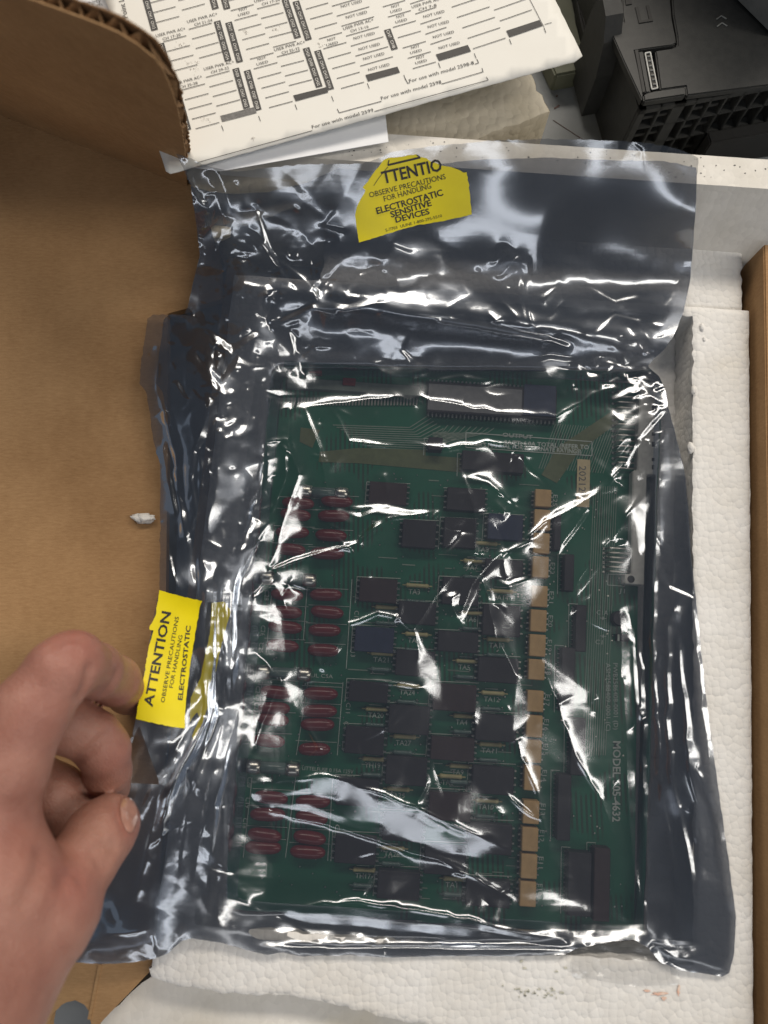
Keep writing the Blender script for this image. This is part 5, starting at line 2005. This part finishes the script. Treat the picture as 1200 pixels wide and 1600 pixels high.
l1 = film_label(lab1, 'warning_label')
l1['label'] = 'torn yellow ATTENTION label near the top edge'
tx = MB()
pl = on_bag(0.00062)
for s, a, b, cap, bold in (('TTENTIO', (599, 287), (692, 266), 19, 1), ('OBSERVE PRECAUTIONS', (578, 309), (697, 279.5), 8.6, 0), ('FOR HANDLING', (601, 315), (674.5, 294), 8.6, 0), ('ELECTROSTATIC', (589.5, 334.6), (693, 305), 10, 1),
                           ('SENSITIVE', (611.6, 340), (675, 321), 9.5, 1), ('DEVICES', (619, 348), (672, 334), 9, 1), ('S-7703  ULINE 1-800-295-5510', (603, 362), (691, 339), 4.6, 0)):
    put_text(tx, s, a, b, cap, pl, bold)
for a, b, w in (((606, 258), (657, 246), 3.2), ((606, 258), (608, 250), 1.6), ((657, 246), (651, 242), 1.6), ((606, 261), (592, 278), 0.9), ((592, 278), (584, 290), 0.9)):
    a = np.array(a, float); b = np.array(b, float)
    e = (b - a) / np.linalg.norm(b - a)
    n = np.array([-e[1], e[0]]) * w / 2
    k = 8
    L = [a + (b - a) * i / k for i in range(k + 1)]
    q = np.array([p + n for p in L] + [p - n for p in L])
    tx.add(pl(q[:, 0], q[:, 1]).tolist(), [(i, k + 1 + i, k + 2 + i, i + 1) for i in range(k)])
tx.build('lettering', M['ink'], l1)
l2 = film_label(lab2, 'warning_label')
l2['label'] = 'yellow ATTENTION label folded over the edge near the fingers'
tx = MB()
for s, a, b, cap, bold in (('ATTENTION', (238, 1105), (267, 957), 14, 1), ('OBSERVE PRECAUTIONS', (257, 1098), (279.6, 964), 6.2, 0), ('FOR HANDLING', (270, 1075), (285.5, 993), 6.2, 0), ('ELECTROSTATIC', (284.8, 1094), (298, 978), 7, 1)):
    put_text(tx, s, a, b, cap, pl, bold)
tx.build('lettering', M['ink'], l2)
# the part of that label that carries on under the film
fold = [(331, 942), (350, 940), (361, 955), (352, 985), (345, 1012), (335, 1060), (326, 1100), (316, 1130), (303, 1157), (300, 1150), (312, 1122), (308, 1112), (300, 1122), (296, 1130), (298, 1090), (313, 1060), (319, 1030), (328, 990)]
P, f = grid_patch(subdivide(fold, 4, 0.2), 2.0)
hz = samp(hh, P[:, 0], P[:, 1]) - 0.0008
link('label_fold', WA(P[:, 0], P[:, 1], hz), f, M['yellow'], l2, True)


# ------------------------------------------------------------------ hand
def J(px, py, z, r):
    return (np.array(W(px, py, z)), r / 1000.0)


HX = dict(
    palm=[[J(-30, 1285, .152, 16), J(-16, 1400, .156, 19), J(-80, 1560, .162, 24), J(-180, 1720, .166, 26)],
          [J(-80, 1270, .140, 14), J(-90, 1420, .145, 20), J(-150, 1600, .152, 25)],
          [J(-8, 1475, .150, 17), J(-90, 1580, .158, 22), J(-190, 1740, .165, 26)],
          [J(-130, 1310, .122, 13), J(-140, 1450, .128, 20), J(-190, 1620, .140, 24)]],
    index=[J(-45, 1300, .153, 15), J(0, 1205, .155, 13.0), J(48, 1110, .154, 11.4), J(92, 1052, .151, 10.2), J(114, 1036, .147, 9.6), J(148, 1048, .134, 8.8), J(180, 1064, .113, 8.5), J(200, 1084, .086, 7.4), J(206, 1094, .077, 6.0)],
    middle=[J(-70, 1270, .138, 12), J(10, 1150, .130, 10.5), J(66, 1124, .126, 9.6), J(105, 1132, .124, 9.4), J(146, 1152, .119, 8.8), J(162, 1172, .116, 8.6), J(168, 1205, .110, 7.8), J(174, 1230, .103, 6.8)],
    ring=[J(-90, 1320, .120, 11.5), J(-20, 1225, .116, 10.5), J(40, 1218, .113, 10), J(84, 1244, .111, 10.6), J(118, 1288, .109, 10.4), J(138, 1310, .100, 7.5)],
    little=[J(-60, 1390, .118, 13), J(10, 1330, .108, 11), J(50, 1310, .100, 10), J(90, 1330, .094, 9)],
    thumb=[J(-90, 1595, .152, 22), J(6, 1498, .148, 18.0), J(70, 1432, .145, 15.0), J(92, 1408, .142, 12.4), J(116, 1366, .136, 10.2), J(132, 1342, .132, 10.4), J(152, 1309, .125, 10.8), J(167, 1293, .1200, 10.0), J(174, 1286, .118, 9.0)],
)
allp = [p for k, v in HX.items() for ch in (v if k == 'palm' else [v]) for p in ch]
mn = np.min([p[0] - p[1] for p in allp], 0) - 0.006
mx = np.max([p[0] + p[1] for p in allp], 0) + 0.006
mn[0] = max(mn[0], -0.215)
mn[1] = max(mn[1], -0.285)
VS = 0.001
dims = np.ceil((mx - mn) / VS).astype(int) + 1
gxx, gyy, gzz = np.meshgrid(*[mn[i] + VS * np.arange(dims[i]) for i in range(3)], indexing='ij')
G3 = np.stack([gxx, gyy, gzz], -1).astype(np.float32)


def cone(a, ra, b, rb):
    ab = (b - a).astype(np.float32)
    L2 = float(ab @ ab)
    t = np.clip(((G3 - a.astype(np.float32)) @ ab) / L2, 0, 1)
    d = G3 - a.astype(np.float32) - t[..., None] * ab
    return np.sqrt((d * d).sum(-1)) - (ra + (rb - ra) * t)


def smin(a, b, k):
    hq = np.clip(0.5 + 0.5 * (b - a) / k, 0, 1)
    return b * (1 - hq) + a * hq - k * hq * (1 - hq)


def chain(ps, k):
    d = None
    for (a, ra), (b, rb) in zip(ps, ps[1:]):
        c = cone(a, ra, b, rb)
        d = c if d is None else smin(d, c, k)
    return d


palm = None
for ch_ in HX['palm']:
    c = chain(ch_, 0.006)
    palm = c if palm is None else smin(palm, c, 0.012)
fing = None
for k in ('index', 'middle', 'ring', 'little', 'thumb'):
    c = chain(HX[k], 0.003)
    fing = c if fing is None else smin(fing, c, 0.0009)
S = smin(palm, fing, 0.0045)


def surf(px, py):
    """first point of the skin along the line of sight"""
    dx, dy, dz = [float(q) for q in ray(px, py)]
    d = np.array([dx, dy, dz])
    t = np.arange((0.20 - CAM[2]) / dz, (0.075 - CAM[2]) / dz, 0.0004)
    pts = CAM[None] + t[:, None] * d[None]
    ii = np.round((pts - mn) / VS).astype(int)
    ok = ((ii >= 0) & (ii < dims)).all(1)
    val = np.full(len(t), 1.0)
    val[ok] = S0[tuple(ii[ok].T)]
    k = np.argmax(val < 0) if (val < 0).any() else int(np.argmin(val))
    return pts[k]


S0 = S.copy()


def local(lo, hi, pad=0.03):
    i0_ = np.clip(((lo - pad - mn) / VS).astype(int), 0, dims - 1)
    i1_ = np.clip(((hi + pad - mn) / VS).astype(int) + 2, 1, dims)
    return tuple(slice(a_, b_) for a_, b_ in zip(i0_, i1_))


def dent(px, py, r, depth):
    """shallow hollow (+) or swelling (-) of the skin"""
    c = surf(px, py)
    s_ = local(c, c)
    d2 = ((G3[s_] - c.astype(np.float32)) ** 2).sum(-1)
    S[s_] += (depth / 1000.0) * np.exp(-d2 / (r / 1000.0) ** 2)


def crease(pts, w, depth):
    """skin fold along a line"""
    sp_ = [surf(*q) for q in subdivide(pts, 10, 0, False)]
    s_ = local(np.min(sp_, 0), np.max(sp_, 0), 0.009)
    g = G3[s_]
    best = None
    for a, b in zip(sp_, sp_[1:]):
        L_ = np.linalg.norm(b - a)
        if L_ < 1e-6 or L_ > 0.012:
            continue
        ab = (b - a).astype(np.float32)
        t = np.clip(((g - a.astype(np.float32)) @ ab) / float(ab @ ab), 0, 1)
        d = g - a.astype(np.float32) - t[..., None] * ab
        c = np.sqrt((d * d).sum(-1))
        best = c if best is None else np.minimum(best, c)
    if best is not None:
        S[s_] += (depth / 1000.0) * np.exp(-(best / (w / 1000.0)) ** 2)


crease([(138, 1046), (135, 1066), (124, 1090)], 1.4, 2.2)
crease([(183, 1052), (175, 1068), (162, 1086)], 1.3, 2.2)
crease([(168, 1146), (150, 1164), (132, 1180), (116, 1192)], 1.4, 2.6)
crease([(152, 1346), (166, 1336), (180, 1330)], 1.3, 1.5)
crease([(144, 1334), (160, 1322), (176, 1320)], 1.3, 1.4)
crease([(158, 1356), (170, 1346)], 1.2, 1.2)
crease([(187, 1246), (183, 1262), (186, 1282), (194, 1300)], 1.1, 1.0)
crease([(90, 1012), (104, 1004), (120, 1004)], 1.3, 0.9)
crease([(86, 1024), (102, 1016), (120, 1016)], 1.3, 0.9)
crease([(84, 1036), (100, 1029), (116, 1030)], 1.3, 0.8)
crease([(92, 1372), (106, 1366), (124, 1374)], 1.3, 0.8)
crease([(88, 1386), (104, 1380), (124, 1388)], 1.3, 0.7)
crease([(64, 1338), (60, 1366), (38, 1410)], 2.4, 1.4)
crease([(92, 1000), (76, 1016)], 1.6, 0.5)
dent(112, 1388, 9, -1.9)
dent(150, 1392, 8, 1.1)
dent(88, 1360, 8, 0.9)
dent(70, 1060, 11, 0.8)
dent(104, 1012, 8, -1.2)
dent(20, 1150, 14, 0.9)
dent(40, 1470, 14, 0.8)
dent(90, 1460, 10, -1.0)
dent(20, 1250, 14, -1.0)

# naive surface nets
S = S.astype(np.float64)
neg = S < 0
cnt = np.zeros(tuple(np.array(S.shape) - 1), int)
for i in (0, 1):
    for j in (0, 1):
        for k in (0, 1):
            cnt += neg[i:i + S.shape[0] - 1, j:j + S.shape[1] - 1, k:k + S.shape[2] - 1]
act = (cnt > 0) & (cnt < 8)
idx = -np.ones(act.shape, int)
ai = np.argwhere(act)
idx[act] = np.arange(len(ai))
acc = np.zeros((len(ai), 3))
num = np.zeros(len(ai))
corners = [(i, j, k) for i in (0, 1) for j in (0, 1) for k in (0, 1)]
for a in range(8):
    for b in range(a + 1, 8):
        ca, cb = np.array(corners[a]), np.array(corners[b])
        if np.abs(ca - cb).sum() != 1:
            continue
        va = S[tuple((ai + ca).T)]
        vb = S[tuple((ai + cb).T)]
        m = (va < 0) != (vb < 0)
        t = np.where(m, va / np.where(m, va - vb, 1), 0)
        acc[m] += (ca + (cb - ca) * t[:, None])[m]
        num[m] += 1
hv = mn + (ai + acc / num[:, None]) * VS
hf = []
for ax in range(3):
    o1, o2 = [(1, 2), (2, 0), (0, 1)][ax]
    sl0 = [slice(None)] * 3
    sl1 = [slice(None)] * 3
    sl0[ax] = slice(0, -1)
    sl1[ax] = slice(1, None)
    ch_ = neg[tuple(sl0)] != neg[tuple(sl1)]
    e = np.argwhere(ch_)
    e = e[(e[:, o1] > 0) & (e[:, o2] > 0) & (e[:, o1] < act.shape[o1]) & (e[:, o2] < act.shape[o2]) & (e[:, ax] < act.shape[ax])]
    flip = neg[tuple(e.T)]
    u = np.zeros(3, int)
    w = np.zeros(3, int)
    u[o1] = 1
    w[o2] = 1
    q = np.stack([idx[tuple(e.T)], idx[tuple((e - u).T)], idx[tuple((e - u - w).T)], idx[tuple((e - w).T)]], 1)
    ok = (q >= 0).all(1)
    q, fl = q[ok], flip[ok]
    q[~fl] = q[~fl][:, ::-1]
    hf.append(q)
hf = np.concatenate(hf)
# light smoothing
for _ in range(2):
    s = np.zeros_like(hv)
    c = np.zeros(len(hv))
    for a in range(4):
        b = (a + 1) % 4
        np.add.at(s, hf[:, a], hv[hf[:, b]])
        np.add.at(s, hf[:, b], hv[hf[:, a]])
        np.add.at(c, hf[:, a], 1)
        np.add.at(c, hf[:, b], 1)
    hv = hv * 0.5 + 0.5 * s / np.maximum(c, 1)[:, None]
hand = link('hand', hv, hf, M['skin'], None, True)
tag(hand, 'bare left hand pinching the edge of the bag beside the folded yellow label', 'hand')
fl = np.zeros(len(hv))
for (px, py, r, w) in ((108, 1003, 13, .38), (112, 1390, 12, .45), (204, 1275, 8, .5), (60, 1100, 18, .2), (186, 1190, 10, .3), (205, 1085, 9, .4), (90, 1480, 18, .2), (20, 1330, 20, .2)):
    c = surf(px, py)
    fl = np.maximum(fl, w * np.exp(-((hv - c) ** 2).sum(1) / (r / 1000) ** 2))
ca = hand.data.color_attributes.new('flush', 'FLOAT_COLOR', 'POINT')
ca.data.foreach_set('color', np.stack([fl, fl, fl, np.ones_like(fl)], 1).ravel())

# thumb nail laid on the upper right of the thumb tip
from mathutils.bvhtree import BVHTree
bv = BVHTree.FromPolygons([tuple(p) for p in hv.tolist()], hf.tolist())
npx = smooth_poly([(189, 1250), (200, 1246), (210, 1255), (215, 1272), (212, 1290), (204, 1303), (197, 1300), (190, 1285), (186, 1266)], 2)
P, f = grid_patch(npx, 1.5)
nv = []
cc = np.array([193, 1274])
for x, y in P:
    d = Vector([float(q) for q in ray(x, y)]).normalized()
    hit = bv.ray_cast(Vector(CAM), d)
    if hit[0] is None:
        d = Vector([float(q) for q in ray(*(np.array([x, y]) * .8 + cc * .2))]).normalized()
        hit = bv.ray_cast(Vector(CAM), d)
    p = hit[0] if hit[0] is not None else W(x, y, .125)
    nrm_ = hit[1] if hit[1] is not None else Vector((0, 0, 1))
    nv.append(tuple(p + nrm_ * 0.00022))
nail = link('fingernail', nv, f.tolist(), M['nail'], hand, True)
sol_ = nail.modifiers.new('thickness', 'SOLIDIFY')
sol_.thickness = 0.0004
sol_.offset = -0.5
